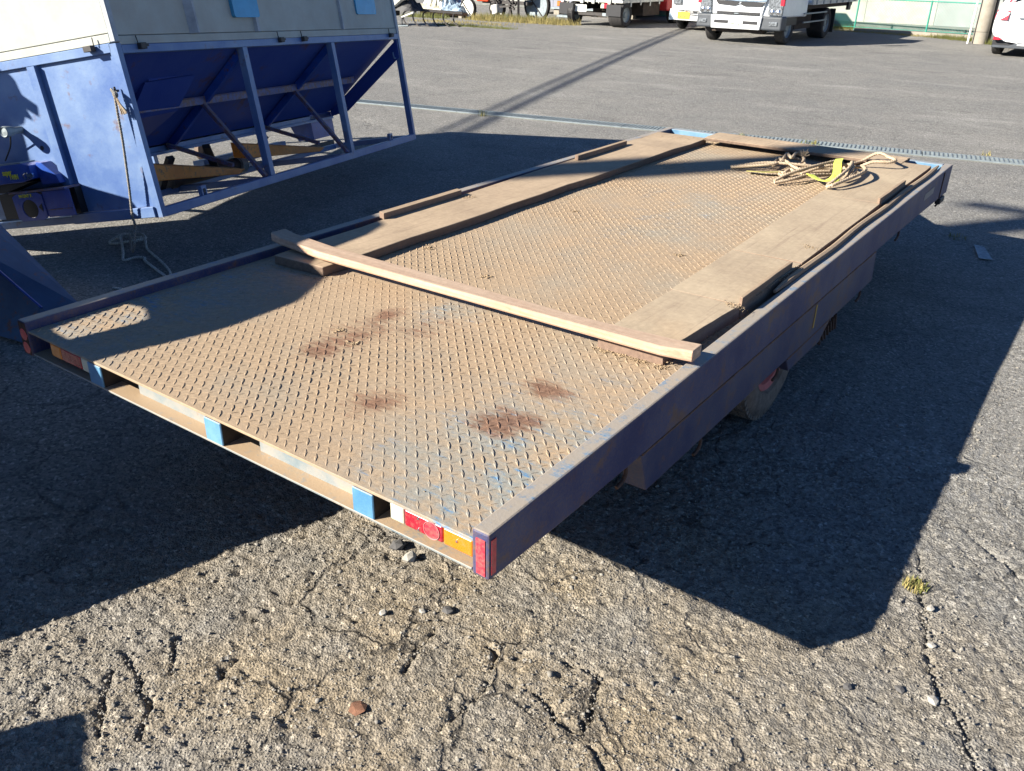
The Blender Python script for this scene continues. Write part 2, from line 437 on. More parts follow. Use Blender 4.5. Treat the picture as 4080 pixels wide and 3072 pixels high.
M['stone_pale'] = plain('pale_stone', (0.34, 0.32, 0.28), 0.85, var=0.25, scale=40, bump=0.3)
M['stone_dark'] = plain('dark_stone', (0.085, 0.082, 0.08), 0.85, var=0.3, scale=40, bump=0.3)
M['stone_red'] = plain('rust_brown_stone', (0.20, 0.095, 0.055), 0.9, var=0.4, scale=45, bump=0.5)
M['road_paint'] = plain('worn_road_paint', (0.34, 0.36, 0.37), 0.85, var=0.4, scale=30)
M['skin'] = plain('skin', (0.45, 0.26, 0.18), 0.6, var=0.08)
M['cloth'] = plain('navy_workwear', (0.03, 0.035, 0.06), 0.9, var=0.2)
M['hair'] = plain('black_cap_cloth', (0.015, 0.015, 0.018), 0.8, var=0.2)


# ------------------------------------------------------------------ mesh helpers
class MB:
    def __init__(self):
        self.v, self.f = [], []

    def add(self, vs, fs):
        o = len(self.v)
        self.v += [tuple(p) for p in vs]
        self.f += [tuple(i + o for i in f) for f in fs]
        return self

    def box(self, x0, x1, y0, y1, z0, z1):
        return self.add([(x0, y0, z0), (x1, y0, z0), (x1, y1, z0), (x0, y1, z0), (x0, y0, z1), (x1, y0, z1), (x1, y1, z1), (x0, y1, z1)],
                        [(0, 3, 2, 1), (4, 5, 6, 7), (0, 1, 5, 4), (1, 2, 6, 5), (2, 3, 7, 6), (3, 0, 4, 7)])

    def hexa(self, p):
        """8 corners: bottom ring then top ring"""
        return self.add(p, [(0, 3, 2, 1), (4, 5, 6, 7), (0, 1, 5, 4), (1, 2, 6, 5), (2, 3, 7, 6), (3, 0, 4, 7)])

    def prism(self, poly, axis, a, b):
        """polygon given in the two other axes, run along axis from a to b"""
        def P(q, t):
            return {'x': (t, q[0], q[1]), 'y': (q[0], t, q[1]), 'z': (q[0], q[1], t)}[axis]
        n = len(poly)
        vs = [P(q, a) for q in poly] + [P(q, b) for q in poly]
        fs = [tuple(range(n))[::-1], tuple(range(n, 2 * n))] + [(i, (i + 1) % n, n + (i + 1) % n, n + i) for i in range(n)]
        return self.add(vs, fs)

    def bar(self, p, q, w, h, up=(0, 0, 1)):
        p, q = Vector(p), Vector(q)
        d = (q - p).normalized()
        s = d.cross(Vector(up))
        s = s.normalized() if s.length > 1e-4 else Vector((1, 0, 0))
        u = s.cross(d)
        r = []
        for c in (p, q):
            r += [c - s * w / 2 - u * h / 2, c + s * w / 2 - u * h / 2, c + s * w / 2 + u * h / 2, c - s * w / 2 + u * h / 2]
        return self.add(r, [(0, 3, 2, 1), (4, 5, 6, 7), (0, 1, 5, 4), (1, 2, 6, 5), (2, 3, 7, 6), (3, 0, 4, 7)])

    def tube(self, path, r, n=8, cap=True, twist=0.0):
        pts = [Vector(p) for p in path]
        rr = r if isinstance(r, (list, tuple)) else [r] * len(pts)
        prev = None
        run = 0.0
        vs, fs = [], []
        for i, p in enumerate(pts):
            d = (pts[min(i + 1, len(pts) - 1)] - pts[max(i - 1, 0)]).normalized()
            if prev is None:
                s = d.orthogonal().normalized()
            else:
                s = (prev - d * prev.dot(d))
                s = s.normalized() if s.length > 1e-5 else d.orthogonal().normalized()
            prev = s
            u = d.cross(s)
            if i:
                run += (p - pts[i - 1]).length
            for j in range(n):
                a = 2 * math.pi * j / n
                q = rr[i] * (1.0 + (0.26 * math.cos(3 * a - run * twist) if twist else 0.0))
                vs.append(p + (s * math.cos(a) + u * math.sin(a)) * q)
        for i in range(len(pts) - 1):
            for j in range(n):
                k = (j + 1) % n
                fs.append((i * n + j, i * n + k, (i + 1) * n + k, (i + 1) * n + j))
        if cap:
            fs.append(tuple(range(n))[::-1])
            fs.append(tuple(range((len(pts) - 1) * n, len(pts) * n)))
        return self.add(vs, fs)

    def lathe(self, prof, centre, axis='x', n=32, closed=False):
        """profile of (radius, along axis)"""
        c = Vector(centre)
        vs, fs = [], []
        for r, t in prof:
            for j in range(n):
                a = 2 * math.pi * j / n
                ca, sa = r * math.cos(a), r * math.sin(a)
                vs.append(c + Vector({'x': (t, ca, sa), 'y': (ca, t, sa), 'z': (ca, sa, t)}[axis]))
        m = len(prof)
        for i in range(m if closed else m - 1):
            for j in range(n):
                k = (j + 1) % n
                i2 = (i + 1) % m
                fs.append((i * n + j, i * n + k, i2 * n + k, i2 * n + j))
        return self.add(vs, fs)

    def rock(self, c, r, seed=0, squash=0.6):
        q = random.Random(seed)
        t = (1 + 5 ** 0.5) / 2
        ico = [(-1, t, 0), (1, t, 0), (-1, -t, 0), (1, -t, 0), (0, -1, t), (0, 1, t), (0, -1, -t), (0, 1, -t), (t, 0, -1), (t, 0, 1), (-t, 0, -1), (-t, 0, 1)]
        fs = [(0, 11, 5), (0, 5, 1), (0, 1, 7), (0, 7, 10), (0, 10, 11), (1, 5, 9), (5, 11, 4), (11, 10, 2), (10, 7, 6), (7, 1, 8),
              (3, 9, 4), (3, 4, 2), (3, 2, 6), (3, 6, 8), (3, 8, 9), (4, 9, 5), (2, 4, 11), (6, 2, 10), (8, 6, 7), (9, 8, 1)]
        vs = []
        ax = q.uniform(0.8, 1.25)
        for p in ico:
            w = r / 1.9 * q.uniform(0.75, 1.15)
            vs.append((c[0] + p[0] * w * ax, c[1] + p[1] * w, c[2] + p[2] * w * squash))
        return self.add(vs, fs)

    def build(self, name, mat, parent=None, smooth=None, bevel=0.0, seg=1, loc=None):
        me = bpy.data.meshes.new(name)
        me.from_pydata(self.v, [], self.f)
        me.materials.append(mat)
        if smooth:
            me.polygons.foreach_set('use_smooth', [True] * len(me.polygons))
            me.set_sharp_from_angle(angle=math.radians(smooth))
        me.update()
        o = bpy.data.objects.new(name, me)
        COL.objects.link(o)
        if parent is not None:
            o.parent = parent
        if loc is not None:
            o.location = loc
        if bevel:
            b = o.modifiers.new('bevel', 'BEVEL')
            b.width = bevel
            b.segments = seg
            b.limit_method = 'ANGLE'
            b.angle_limit = math.radians(35)
        return o


def each(m, name, mat, parent=None, **kw):
    """build every separate piece collected in m as an object of its own"""
    n = len(m.v)
    par = list(range(n))

    def find(a):
        while par[a] != a:
            par[a] = par[par[a]]
            a = par[a]
        return a
    for f in m.f:
        for i in f[1:]:
            a, b = find(f[0]), find(i)
            if a != b:
                par[a] = b
    groups = {}
    for f in m.f:
        groups.setdefault(find(f[0]), []).append(f)
    out = []
    for fs in groups.values():
        idx = sorted({i for f in fs for i in f})
        mp = {i: k for k, i in enumerate(idx)}
        q = MB()
        q.v = [m.v[i] for i in idx]
        q.f = [tuple(mp[i] for i in f) for f in fs]
        out.append(q.build(name, mat, parent, **kw))
    return out


def box(name, mat, parent, b, bevel=0.0):
    return MB().box(*b).build(name, mat, parent, bevel=bevel)


def tag(o, label, cat, group=None):
    o['label'] = label
    o['category'] = cat
    if group:
        o['group'] = group
    return o


def thing(name, label, cat, loc=(0, 0, 0), rotz=0.0, group=None):
    o = bpy.data.objects.new(name, None)
    COL.objects.link(o)
    o.empty_display_size = 0.2
    o.location = loc
    o.rotation_euler = (0, 0, rotz)
    return tag(o, label, cat, group)


def structure(o, kind='structure'):
    o['kind'] = kind
    return o


def spline(pts, per=8):
    """Catmull-Rom through points"""
    p = [Vector(q) for q in pts]
    p = [p[0] * 2 - p[1]] + p + [p[-1] * 2 - p[-2]]
    out = []
    for i in range(1, len(p) - 2):
        for k in range(per):
            t = k / per
            a, b, c, d = p[i - 1], p[i], p[i + 1], p[i + 2]
            out.append(0.5 * ((2 * b) + (c - a) * t + (2 * a - 5 * b + 4 * c - d) * t * t + (3 * b - a - 3 * c + d) * t ** 3))
    out.append(p[-2])
    return out


def text(name, body, size, mat, parent, mat4, sx=1.0, shear=0.0, extrude=0.0015):
    cu = bpy.data.curves.new(name, 'FONT')
    cu.body = body
    cu.size = size
    cu.shear = shear
    cu.align_x = 'CENTER'
    cu.align_y = 'CENTER'
    cu.extrude = extrude
    cu.offset = size * 0.012
    tmp = bpy.data.objects.new(name + '_tmp', cu)
    COL.objects.link(tmp)
    dg = bpy.context.evaluated_depsgraph_get()
    me = bpy.data.meshes.new_from_object(tmp.evaluated_get(dg))
    bpy.data.objects.remove(tmp)
    me.name = name
    me.materials.clear()
    me.materials.append(mat)
    o = bpy.data.objects.new(name, me)
    COL.objects.link(o)
    me.transform(Matrix.Diagonal((sx, 1, 1, 1)))
    me.transform(mat4)
    o.parent = parent
    return o


def facing(x, y, z, rx=90, rz=0):
    return Matrix.Translation((x, y, z)) @ Matrix.Rotation(math.radians(rz), 4, 'Z') @ Matrix.Rotation(math.radians(rx), 4, 'X')


# ------------------------------------------------------------------ ground
def hash2(ix, iy, s):
    h = (ix.astype(np.int64) * 374761393 + iy.astype(np.int64) * 668265263 + s * 974711) & 0x7fffffff
    h = ((h ^ (h >> 13)) * 1274126177) & 0x7fffffff
    h = (h ^ (h >> 16)) & 0xffffff
    return h / float(0xffffff)


def vnoise(x, y, s=0):
    ix, iy = np.floor(x), np.floor(y)
    fx, fy = x - ix, y - iy
    fx = fx * fx * (3 - 2 * fx)
    fy = fy * fy * (3 - 2 * fy)
    a, b = hash2(ix, iy, s), hash2(ix + 1, iy, s)
    c, d = hash2(ix, iy + 1, s), hash2(ix + 1, iy + 1, s)
    return (a * (1 - fx) + b * fx) * (1 - fy) + (c * (1 - fx) + d * fx) * fy - 0.5


CRACKS = [
    [(1.761, 0.373), (1.854, 0.383), (1.887, 0.307), (1.91, 0.23), (1.914, 0.198)],
    [(1.748, 0.236), (1.795, 0.227), (1.843, 0.195), (1.892, 0.191)],
    [(1.409, 0.26), (1.427, 0.171), (1.448, 0.085)],
    [(1.564, 0.299), (1.602, 0.278), (1.617, 0.241)],
    [(1.639, 0.2), (1.645, 0.137), (1.644, 0.057), (1.639, 0.013)],
    [(0.856, -0.351), (0.904, -0.395), (0.956, -0.43), (1.015, -0.476)],
    [(0.829, -0.289), (0.927, -0.321), (0.976, -0.346), (1.01, -0.342), (1.041, -0.366), (1.07, -0.406), (1.099, -0.433)],
    [(0.89, -0.181), (0.95, -0.235), (0.981, -0.264)],
    [(0.781, -0.465), (0.799, -0.505), (0.804, -0.544), (0.803, -0.585)],
    [(1.072, -0.131), (1.079, -0.162), (1.095, -0.191)],
    [(2.40, 1.40), (2.453, 1.203), (2.478, 1.122), (2.504, 1.053), (2.517, 0.974), (2.551, 0.892), (2.576, 0.832), (2.614, 0.8), (2.646, 0.757), (2.70, 0.62)],
    [(2.536, 1.588), (2.58, 1.552), (2.622, 1.525), (2.678, 1.471)],
    [(0.96, 0.032), (0.992, 0.034), (0.995, -0.011)],
    [(1.945, 0.177), (1.984, 0.154), (1.998, 0.151), (2.06, 0.10)],
]


def relief(x, y):
    d = np.maximum(np.maximum(0.1 - x, x - 3.3), np.maximum(-0.8 - y, y - 1.9))
    near = np.clip(1 - d / 1.2, 0, 1)
    mid = np.clip(1 - d / 5.0, 0, 1)
    h = 0.010 * vnoise(x * 0.7, y * 0.7, 1) * mid + 0.010 * vnoise(x * 4, y * 4, 2) * mid
    h += near * (0.0036 * vnoise(x * 13, y * 13, 3) + 0.0040 * vnoise(x * 31, y * 31, 4))
    r = vnoise(x * 62, y * 62, 5)
    pits = np.clip(-vnoise(x * 40, y * 40, 7) - 0.18, 0, 1)
    h += near * (0.0062 * r + 0.0066 * vnoise(x * 118, y * 118, 6) - 0.026 * pits)
    # smoother dusty strip to the right of the trailer's corner
    return h


def crack_depth(x, y):
    dep = np.zeros_like(x)
    jx = x + 0.012 * vnoise(x * 45, y * 45, 21)
    jy = y + 0.012 * vnoise(x * 45, y * 45, 22)
    for line in CRACKS:
        for (ax, ay), (bx, by) in zip(line[:-1], line[1:]):
            m = (x > min(ax, bx) - 0.06) & (x < max(ax, bx) + 0.06) & (y > min(ay, by) - 0.06) & (y < max(ay, by) + 0.06)
            if not m.any():
                continue
            px, py = jx[m] - ax, jy[m] - ay
            dx, dy = bx - ax, by - ay
            t = np.clip((px * dx + py * dy) / (dx * dx + dy * dy), 0, 1)
            q = np.hypot(px - t * dx, py - t * dy)
            dep[m] = np.maximum(dep[m], np.clip(1 - q / 0.0085, 0, 1) * 0.020)
    return dep


def ground_z(x, y):
    x, y = np.atleast_1d(np.array(x, float)), np.atleast_1d(np.array(y, float))
    return relief(x, y)


def axis(lo, hi, step, far_lo, far_hi, g):
    mid = list(np.arange(lo, hi, step))
    up, s, p = [], step, mid[-1]
    while p < far_hi:
        s *= g
        p += s
        up.append(p)
    dn, s, p = [], step, lo
    while p > far_lo:
        s *= g
        p -= s
        dn.append(p)
    return np.array(dn[::-1] + mid + up)


def make_ground():
    xs = axis(0.45, 3.05, 0.0075, -400, 400, 1.04)
    ys = axis(-0.68, 1.55, 0.0075, -200, 600, 1.04)
    X, Y = np.meshgrid(xs, ys)
    x, y = X.ravel(), Y.ravel()
    z = relief(x, y) - crack_depth(x, y)
    nx, ny = len(xs), len(ys)
    co = np.column_stack([x, y, z]).astype(np.float32)
    i = np.arange(nx - 1)
    j = np.arange(ny - 1)
    I, J = np.meshgrid(i, j)
    a = (J * nx + I).ravel()
    quads = np.column_stack([a, a + 1, a + nx + 1, a + nx]).astype(np.int32)
    me = bpy.data.meshes.new('ground')
    me.vertices.add(len(co))
    me.vertices.foreach_set('co', co.ravel())
    nq = len(quads)
    me.loops.add(nq * 4)
    me.loops.foreach_set('vertex_index', quads.ravel())
    me.polygons.add(nq)
    me.polygons.foreach_set('loop_start', np.arange(nq, dtype=np.int32) * 4)
    me.polygons.foreach_set('use_smooth', np.ones(nq, dtype=bool))
    me.update(calc_edges=True)
    me.materials.append(M['ground'])
    o = bpy.data.objects.new('ground', me)
    COL.objects.link(o)
    return structure(o)


make_ground()


def scatter_mesh(name, mat, centres, radii, squash=0.65):
    """many small irregular stones in one mesh"""
    n = len(centres)
    base = np.array([(1, 0, 0), (-1, 0, 0), (0, 1, 0), (0, -1, 0), (0, 0, 1), (0, 0, -1)], float)
    fs = np.array([(0, 2, 4), (2, 1, 4), (1, 3, 4), (3, 0, 4), (2, 0, 5), (1, 2, 5), (3, 1, 5), (0, 3, 5)])
    v = base[None] * rng.uniform(0.6, 1.25, (n, 6, 1)) + rng.uniform(-0.25, 0.25, (n, 6, 3))
    a = rng.uniform(0, 2 * np.pi, n)
    ca, sa = np.cos(a)[:, None], np.sin(a)[:, None]
    vx = v[..., 0] * ca - v[..., 1] * sa
    vy = v[..., 0] * sa + v[..., 1] * ca
    v = np.stack([vx, vy, v[..., 2] * squash], -1) * radii[:, None, None] + centres[:, None, :]
    f = fs[None] + (np.arange(n) * 6)[:, None, None]
    co = v.reshape(-1, 3).astype(np.float32)
    tri = f.reshape(-1, 3).astype(np.int32)
    me = bpy.data.meshes.new(name)
    me.vertices.add(len(co))
    me.vertices.foreach_set('co', co.ravel())
    me.loops.add(len(tri) * 3)
    me.loops.foreach_set('vertex_index', tri.ravel())
    me.polygons.add(len(tri))
    me.polygons.foreach_set('loop_start', np.arange(len(tri), dtype=np.int32) * 3)
    me.update(calc_edges=True)
    me.materials.append(mat)
    o = bpy.data.objects.new(name, me)
    COL.objects.link(o)
    return o


def make_gravel():
    n = 95000
    x = rng.uniform(0.2, 3.6, n)
    y = -0.8 + 4.2 * rng.uniform(0, 1, n) ** 1.6
    keep = vnoise(x * 3, y * 3, 31) + rng.uniform(-0.5, 0.5, n) > -0.30
    x, y = x[keep], y[keep]
    n2 = 9000
    x = np.concatenate([x, rng.uniform(-6, 4.5, n2)])
    y = np.concatenate([y, rng.uniform(2.5, 11, n2)])
    n3 = 260                                      # loose stones along the crack on the right
    t = rng.uniform(0, 1, n3)
    x = np.concatenate([x, 2.42 + 0.26 * t + rng.normal(0, 0.035, n3)])
    y = np.concatenate([y, 1.3 - 0.62 * t + rng.normal(0, 0.03, n3)])
    m = len(x)
    r = 0.0020 + 0.0011 * rng.exponential(1.0, m)
    r = np.clip(r, 0.002, 0.0125)
    r[-n3:] = np.clip(r[-n3:] * 1.5, 0.003, 0.014)
    z = ground_z(x, y) + r * rng.uniform(-0.25, 0.3, m)
    o = scatter_mesh('gravel', M['stone'], np.column_stack([x, y, z]), r)
    structure(o, 'stuff')


make_gravel()


def stone(x, y, r, mat, label, name='loose_stone', seed=1, squash=0.6, group=None):
    z = float(ground_z(x, y)[0])
    o = MB().rock((0, 0, 0), r, seed, squash).build(name, mat, loc=(x, y, z + r * 0.2))
    sub = o.modifiers.new('sub', 'SUBSURF')
    sub.levels = sub.render_levels = 1
    sub.subdivision_type = 'SIMPLE'
    return tag(o, label, 'stone', group)


stone(1.44, -0.062, 0.026, M['stone_red'], 'flat rust brown stone lying alone in the sunlit foreground', seed=3, squash=0.35)
stone(1.263, 0.211, 0.015, M['stone_pale'], 'pale grey pebble left of the dark clods, below the rear beam', seed=4)
stone(1.397, 0.332, 0.017, M['stone_dark'], 'dark grey pebble in the stony patch below the right tail lamp', seed=5)
stone(1.343, 0.285, 0.011, M['stone_pale'], 'small pale pebble between a dark pebble and a grey one below the right tail lamp', seed=6)
stone(2.566, 0.802, 0.020, M['stone_pale'], 'largest pale stone beside the long crack, low on the right', seed=7)
stone(2.485, 1.155, 0.015, M['stone_pale'], 'pale stone beside the crack just below the grass tuft', seed=8)
stone(2.383, 0.715, 0.014, M['stone_dark'], 'dark flat pebble alone left of the long crack', seed=9)
stone(2.491, 0.795, 0.014, M['stone_dark'], 'dark pebble just left of the largest pale stone by the crack', seed=10)
stone(2.52, 1.008, 0.014, M['stone_pale'], 'pale stone lying in the middle of the long crack', seed=12)
stone(1.091, 0.461, 0.028, M['stone_dark'], 'dark lump of broken asphalt below the rear beam, left one of two', seed=13, squash=0.8)
stone(1.157, 0.44, 0.024, M['stone_pale'], 'grey lump of broken asphalt below the rear beam, right one of two', seed=14, squash=0.8)

# ------------------------------------------------------------------ trailer
TX, TY, TZ = -0.088, 0.037, 0.590          # rear left top corner of its side rail
W, L = 1.846, 4.528


def make_trailer():
    t = thing('flatbed_trailer', 'low blue flatbed farm trailer with dusty checker plate deck', 'trailer', (TX, TY, 0))
    z = TZ
    # deck
    MB().box(0.046, W - 0.044, 0.004, L - 0.06, z - 0.038, z - 0.030).build('deck_plate', M['deck'], t, bevel=0.0015)
    px, py = 0.0355, 0.039
    vs, fs = [], []
    ln, wd, ht = 0.0205, 0.0037, 0.0018

    def bar(cx, cy, sgn, zz):
        wear = 0.55 + 1.1 * float(vnoise(np.array([cx * 3.1]), np.array([cy * 3.1]), 41)[0] + 0.5) * 0.85
        ht = 0.0018 * max(0.35, wear) * random.uniform(0.75, 1.2)
        cx += random.uniform(-0.0009, 0.0009)
        cy += random.uniform(-0.0009, 0.0009)
        a = math.radians(47) if sgn > 0 else math.radians(133)
        c, s = math.cos(a), math.sin(a)
        o = len(vs)
        for (u, v, w) in ((-ln, 0, 0), (0, -wd, 0), (ln, 0, 0), (0, wd, 0), (-ln * 0.7, 0, ht), (0, -wd * 0.62, ht), (ln * 0.7, 0, ht), (0, wd * 0.62, ht)):
            vs.append((cx + u * c - v * s, cy + u * s + v * c, zz + w))
        fs.extend([(o + 4, o + 5, o + 6, o + 7)] + [(o + i, o + (i + 1) % 4, o + 4 + (i + 1) % 4, o + 4 + i) for i in range(4)])
    iy = 0
    y = 0.028
    while y < L - 0.1:
        x = 0.068
        while x < W - 0.07:
            bar(x, y, -1, z - 0.0302)
            if x + px / 2 < W - 0.075:
                bar(x + px / 2, y + py / 2, 1, z - 0.0302)
            x += px
        y += py
    m = MB()
    m.v, m.f = vs, fs
    structure(m.build('tread_pattern', M['deck'], t), 'stuff')
    # side rails: rear bottom corner swept up as on the real one
    def rail(x0, x1, name):
        prof = [(0, z - 0.116), (0.05, z - 0.119), (0.25, z - 0.128), (0.6, z - 0.137), (3.3, z - 0.146), (L, z - 0.166), (L, z), (0, z)]
        return MB().prism(prof, 'x', x0, x1).build(name, M['rail'], t, bevel=0.005, seg=2)
    rl = rail(0.0, 0.047, 'side_rail')
    rr = rail(W - 0.045, W, 'side_rail')
    rl['label'] = 'left side rail in shade'
    rr['label'] = 'right side rail with dusty blue top'
    # rear channel beam
    MB().box(0.05, W - 0.047, 0.002, 0.060, z - 0.111, z - 0.105).build('bottom_flange', M['channel'], t, bevel=0.001)
    web = MB()
    for a, b in ((0.552, 0.917), (1.078, 1.453)):
        web.box(a, b, 0.046, 0.052, z - 0.105, z - 0.0385)
    each(web, 'beam_web', M['channel'], t)
    MB().box(0.06, W - 0.06, 0.125, 0.130, z - 0.185, z - 0.04).build('light_baffle', M['underside'], t)  # added plate, deep enough to stop sun through the pocket openings
    for x0, x1, h in ((0.375, 0.442, 0.551), (0.918, 0.985, 1.077), (1.454, 1.519, 1.562)):
        p = MB()
        p.box(x0, x1, 0.001, 0.007, z - 0.105, z - 0.0385)
        p.build('stake_pocket', M['blue_new'], t, bevel=0.002)
        q = MB().box(x1 - 0.006, x1 - 0.001, 0.007, 0.09, z - 0.105, z - 0.0385)
        q.box(x0 + 0.001, x0 + 0.006, 0.007, 0.09, z - 0.105, z - 0.0385)
        if h < 1.5:
            q.box(h - 0.005, h, 0.053, 0.12, z - 0.105, z - 0.0385)
        each(q, 'pocket_side', M['underside'], t)
    # tail lamps
    for segs in (((0.157, 0.214, 'amber'), (0.215, 0.326, 'red_lens'), (0.327, 0.372, 'clear')),
                 ((1.564, 1.606, 'clear'), (1.607, 1.716, 'red_lens'), (1.717, 1.797, 'amber'))):
        a, b = segs[0][0], segs[-1][1]
        h = box('tail_lamp', M['black'], t, (a, b, 0.030, 0.060, z - 0.086, z - 0.039))
        for x0, x1, c in segs:
            bl = MB().box(x0 + 0.0005, x1 - 0.0005, 0.008, 0.030, z - 0.084, z - 0.040)
            o = bl.build({'amber': 'amber_lens', 'red_lens': 'red_lens', 'clear': 'clear_lens'}[c], M[c], h, bevel=0.004, seg=2)
        if a > 1:
            cx = 1.686
            ring = MB().lathe([(0.0208, 0.0), (0.0213, -0.0018), (0.0222, -0.0018), (0.0226, 0.0)], (cx, 0.0075, z - 0.0625), 'y', 36)
            ring.build('reflector_ring', M['ring'], h, smooth=40)
            MB().lathe([(0.0, -0.0012), (0.020, -0.0004)], (cx, 0.0074, z - 0.0625), 'y', 36).build('round_reflector', M['tape'], h)
            sc = MB()
            for sx, sz in ((1.648, -0.048), (1.648, -0.078), (1.755, -0.060)):
                sc.lathe([(0, -0.003), (0.0028, -0.002), (0.0034, 0)], (sx, 0.008, z + sz), 'y', 10)
            each(sc, 'lamp_screw', M['chrome'], h)
    # red reflectors on the rail ends
    MB().prism([(W - 0.033, z - 0.018), (W - 0.010, z - 0.018), (W - 0.009, z - 0.108), (W - 0.032, z - 0.106)], 'y', -0.0022, -0.0002).build('red_reflector', M['tape'], t)
    MB().box(W + 0.0002, W + 0.0018, 0.006, 0.022, z - 0.104, z - 0.016).build('red_reflector', M['tape'], t)
    for za in (-0.045, -0.090):
        MB().lathe([(0.0, -0.0022), (0.0195, -0.0018), (0.0205, 0.0)], (0.0235, -0.0005, z + za), 'y', 20).build('red_reflector', M['tape'], t)
    MB().box(0.004, 0.043, -0.002, 0.0, z - 0.112, z - 0.004).build('rail_end_plate', M['rust'], t)
    # skirts, bolsters, weld lines
    for side in (1, 0):
        xo = W if side else 0.07
        xi = W - 0.07 if side else 0.0
        s = MB()
        s.hexa([(xi, 0.725, z - 0.277), (xo - 0.001, 0.725, z - 0.277), (xo - 0.001, 3.02, z - 0.301), (xi, 3.02, z - 0.301),
                (xi, 0.672, z - 0.140), (xo - 0.001, 0.672, z - 0.140), (xo - 0.001, 2.985, z - 0.1475), (xi, 2.985, z - 0.1475)])
        sk = s.build('side_skirt', M['skirt'], t, bevel=0.004, seg=2)
        b = MB()
        b.hexa([(xi - (0.05 if side else 0), 1.905, z - 0.357), (xo - 0.003, 1.905, z - 0.357), (xo - 0.003, 2.272, z - 0.363), (xi - (0.05 if side else 0), 2.272, z - 0.363),
                (xi - (0.05 if side else 0), 1.853, z - 0.2875), (xo - 0.003, 1.853, z - 0.2875), (xo - 0.003, 2.388, z - 0.293), (xi - (0.05 if side else 0), 2.388, z - 0.293)])
        b.build('spring_bracket', M['skirt'], t, bevel=0.003)
        if side:
            pts = [(W - 0.001, 0.68 + 2.29 * k / 60, z - 0.1365 - 0.0033 * (0.68 + 2.29 * k / 60) + rng.uniform(-0.001, 0.001)) for k in range(61)]
            MB().tube(pts, [0.0032 + rng.uniform(-0.001, 0.001) for _ in pts], 6).build('weld_line', M['weld'], t)
            MB().box(W - 0.004, W + 0.0005, 1.86, 2.37, z - 0.2925, z - 0.287).build('weld_line', M['weld'], t)
            MB().box(W + 0.0002, W + 0.0014, 2.120, 2.134, z - 0.250, z - 0.152).build('yellow_stripe', M['yellow'], t)
            MB().box(W + 0.0002, W + 0.0014, 3.855, 4.085, z - 0.086, z - 0.050).build('label_plate', M['sticker'], t)
            MB().box(W - 0.02, W + 0.004, 4.300, 4.318, z - 0.155, z - 0.012).build('stake_strap', M['rust'], t)
            MB().box(W - 0.02, W + 0.010, 4.33, 4.44, z - 0.20, z - 0.166).build('lamp_bracket', M['black'], t, bevel=0.004)
            br = MB()
            for k in range(7):
                yy = 2.28 + 0.035 * k
                br.bar((W - 0.01, yy, z - 0.345 + 0.006 * k), (W - 0.015, yy + 0.05, z - 0.375 - rng.uniform(0, 0.02)), 0.012, 0.012)
            each(br, 'spring_leaf', M['rust'], t)
    # rope hooks under the rail
    for y, zz in ((0.575, -0.137), (1.075, -0.279), (1.755, -0.287), (2.825, -0.298), (3.40, -0.146), (4.33, -0.160)):
        p = spline([(W - 0.02, y + 0.02, z + zz + 0.02), (W - 0.008, y + 0.028, z + zz - 0.012), (W - 0.006, y + 0.014, z + zz - 0.036), (W - 0.008, y - 0.018, z + zz - 0.045)], 6)
        MB().tube(p, 0.0055, 8).build('rope_hook', M['rust'], t, smooth=60)
    # chassis, axle and wheels
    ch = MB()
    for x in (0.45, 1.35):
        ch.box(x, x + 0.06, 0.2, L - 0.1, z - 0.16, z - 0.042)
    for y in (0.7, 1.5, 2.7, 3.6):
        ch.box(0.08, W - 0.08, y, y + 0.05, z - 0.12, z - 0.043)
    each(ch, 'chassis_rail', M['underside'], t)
    cyw, czw, rw = 1.95, 0.298, 0.298
    MB().tube([(0.1, cyw, czw), (W - 0.1, cyw, czw)], 0.028, 12).build('axle', M['mech'], t, smooth=40)
    for xo, sg in ((W - 0.058, 1), (0.058, -1)):
        wd_ = 0.165
        prof = [(0.178, -0.030), (0.190, -0.012), (0.235, -0.004), (0.272, -0.012), (0.288, -0.028), (rw - 0.004, -0.036), (rw - 0.002, -wd_ / 2), (rw - 0.004, -wd_ + 0.036), (0.272, -wd_ + 0.012), (0.235, -wd_ + 0.004), (0.190, -wd_ + 0.012), (0.178, -wd_ + 0.03)]
        w = MB().lathe([(r, xo + sg * a) for r, a in prof], (0, cyw, czw), 'x', 56)
        tw = w.build('wheel', M['rubber'], t, smooth=40)
        tread = MB()
        for row, ax in enumerate((-0.046, -0.072, -0.098, -0.124)):
            for k in range(52):
                a = 2 * math.pi * (k + 0.5 * (row % 2)) / 52
                c, s = math.cos(a), math.sin(a)
                o = Vector((xo + sg * ax, cyw + c * (rw - 0.004), czw + s * (rw - 0.004)))
                rad = Vector((0, c, s))
                tan = Vector((0, -s, c))
                xx = Vector((1, 0, 0))
                q = [o + xx * u * 0.0105 + tan * v * 0.0135 + rad * h_ for h_ in (0, 0.0055) for u, v in ((-1, -1), (1, -1), (1, 1), (-1, 1))]
                tread.hexa(q)
        structure(tread.build('tread_block', M['rubber'], tw), 'stuff')
        shoulder = MB()
        for k in range(52):
            a = 2 * math.pi * (k + 0.25) / 52
            c, s = math.cos(a), math.sin(a)
            rad, tan = Vector((0, c, s)), Vector((0, -s, c))
            o = Vector((xo + sg * -0.022, cyw + c * 0.284, czw + s * 0.284))
            nx = Vector((sg, 0, 0))
            q = [o + rad * v * 0.011 + tan * u * 0.012 + (nx * 0.4 + rad * 0.6) * h_ for h_ in (-0.004, 0.0045) for u, v in ((-1, -1), (1, -1), (1, 1), (-1, 1))]
            shoulder.hexa(q)
        structure(shoulder.build('shoulder_block', M['rubber'], tw), 'stuff')
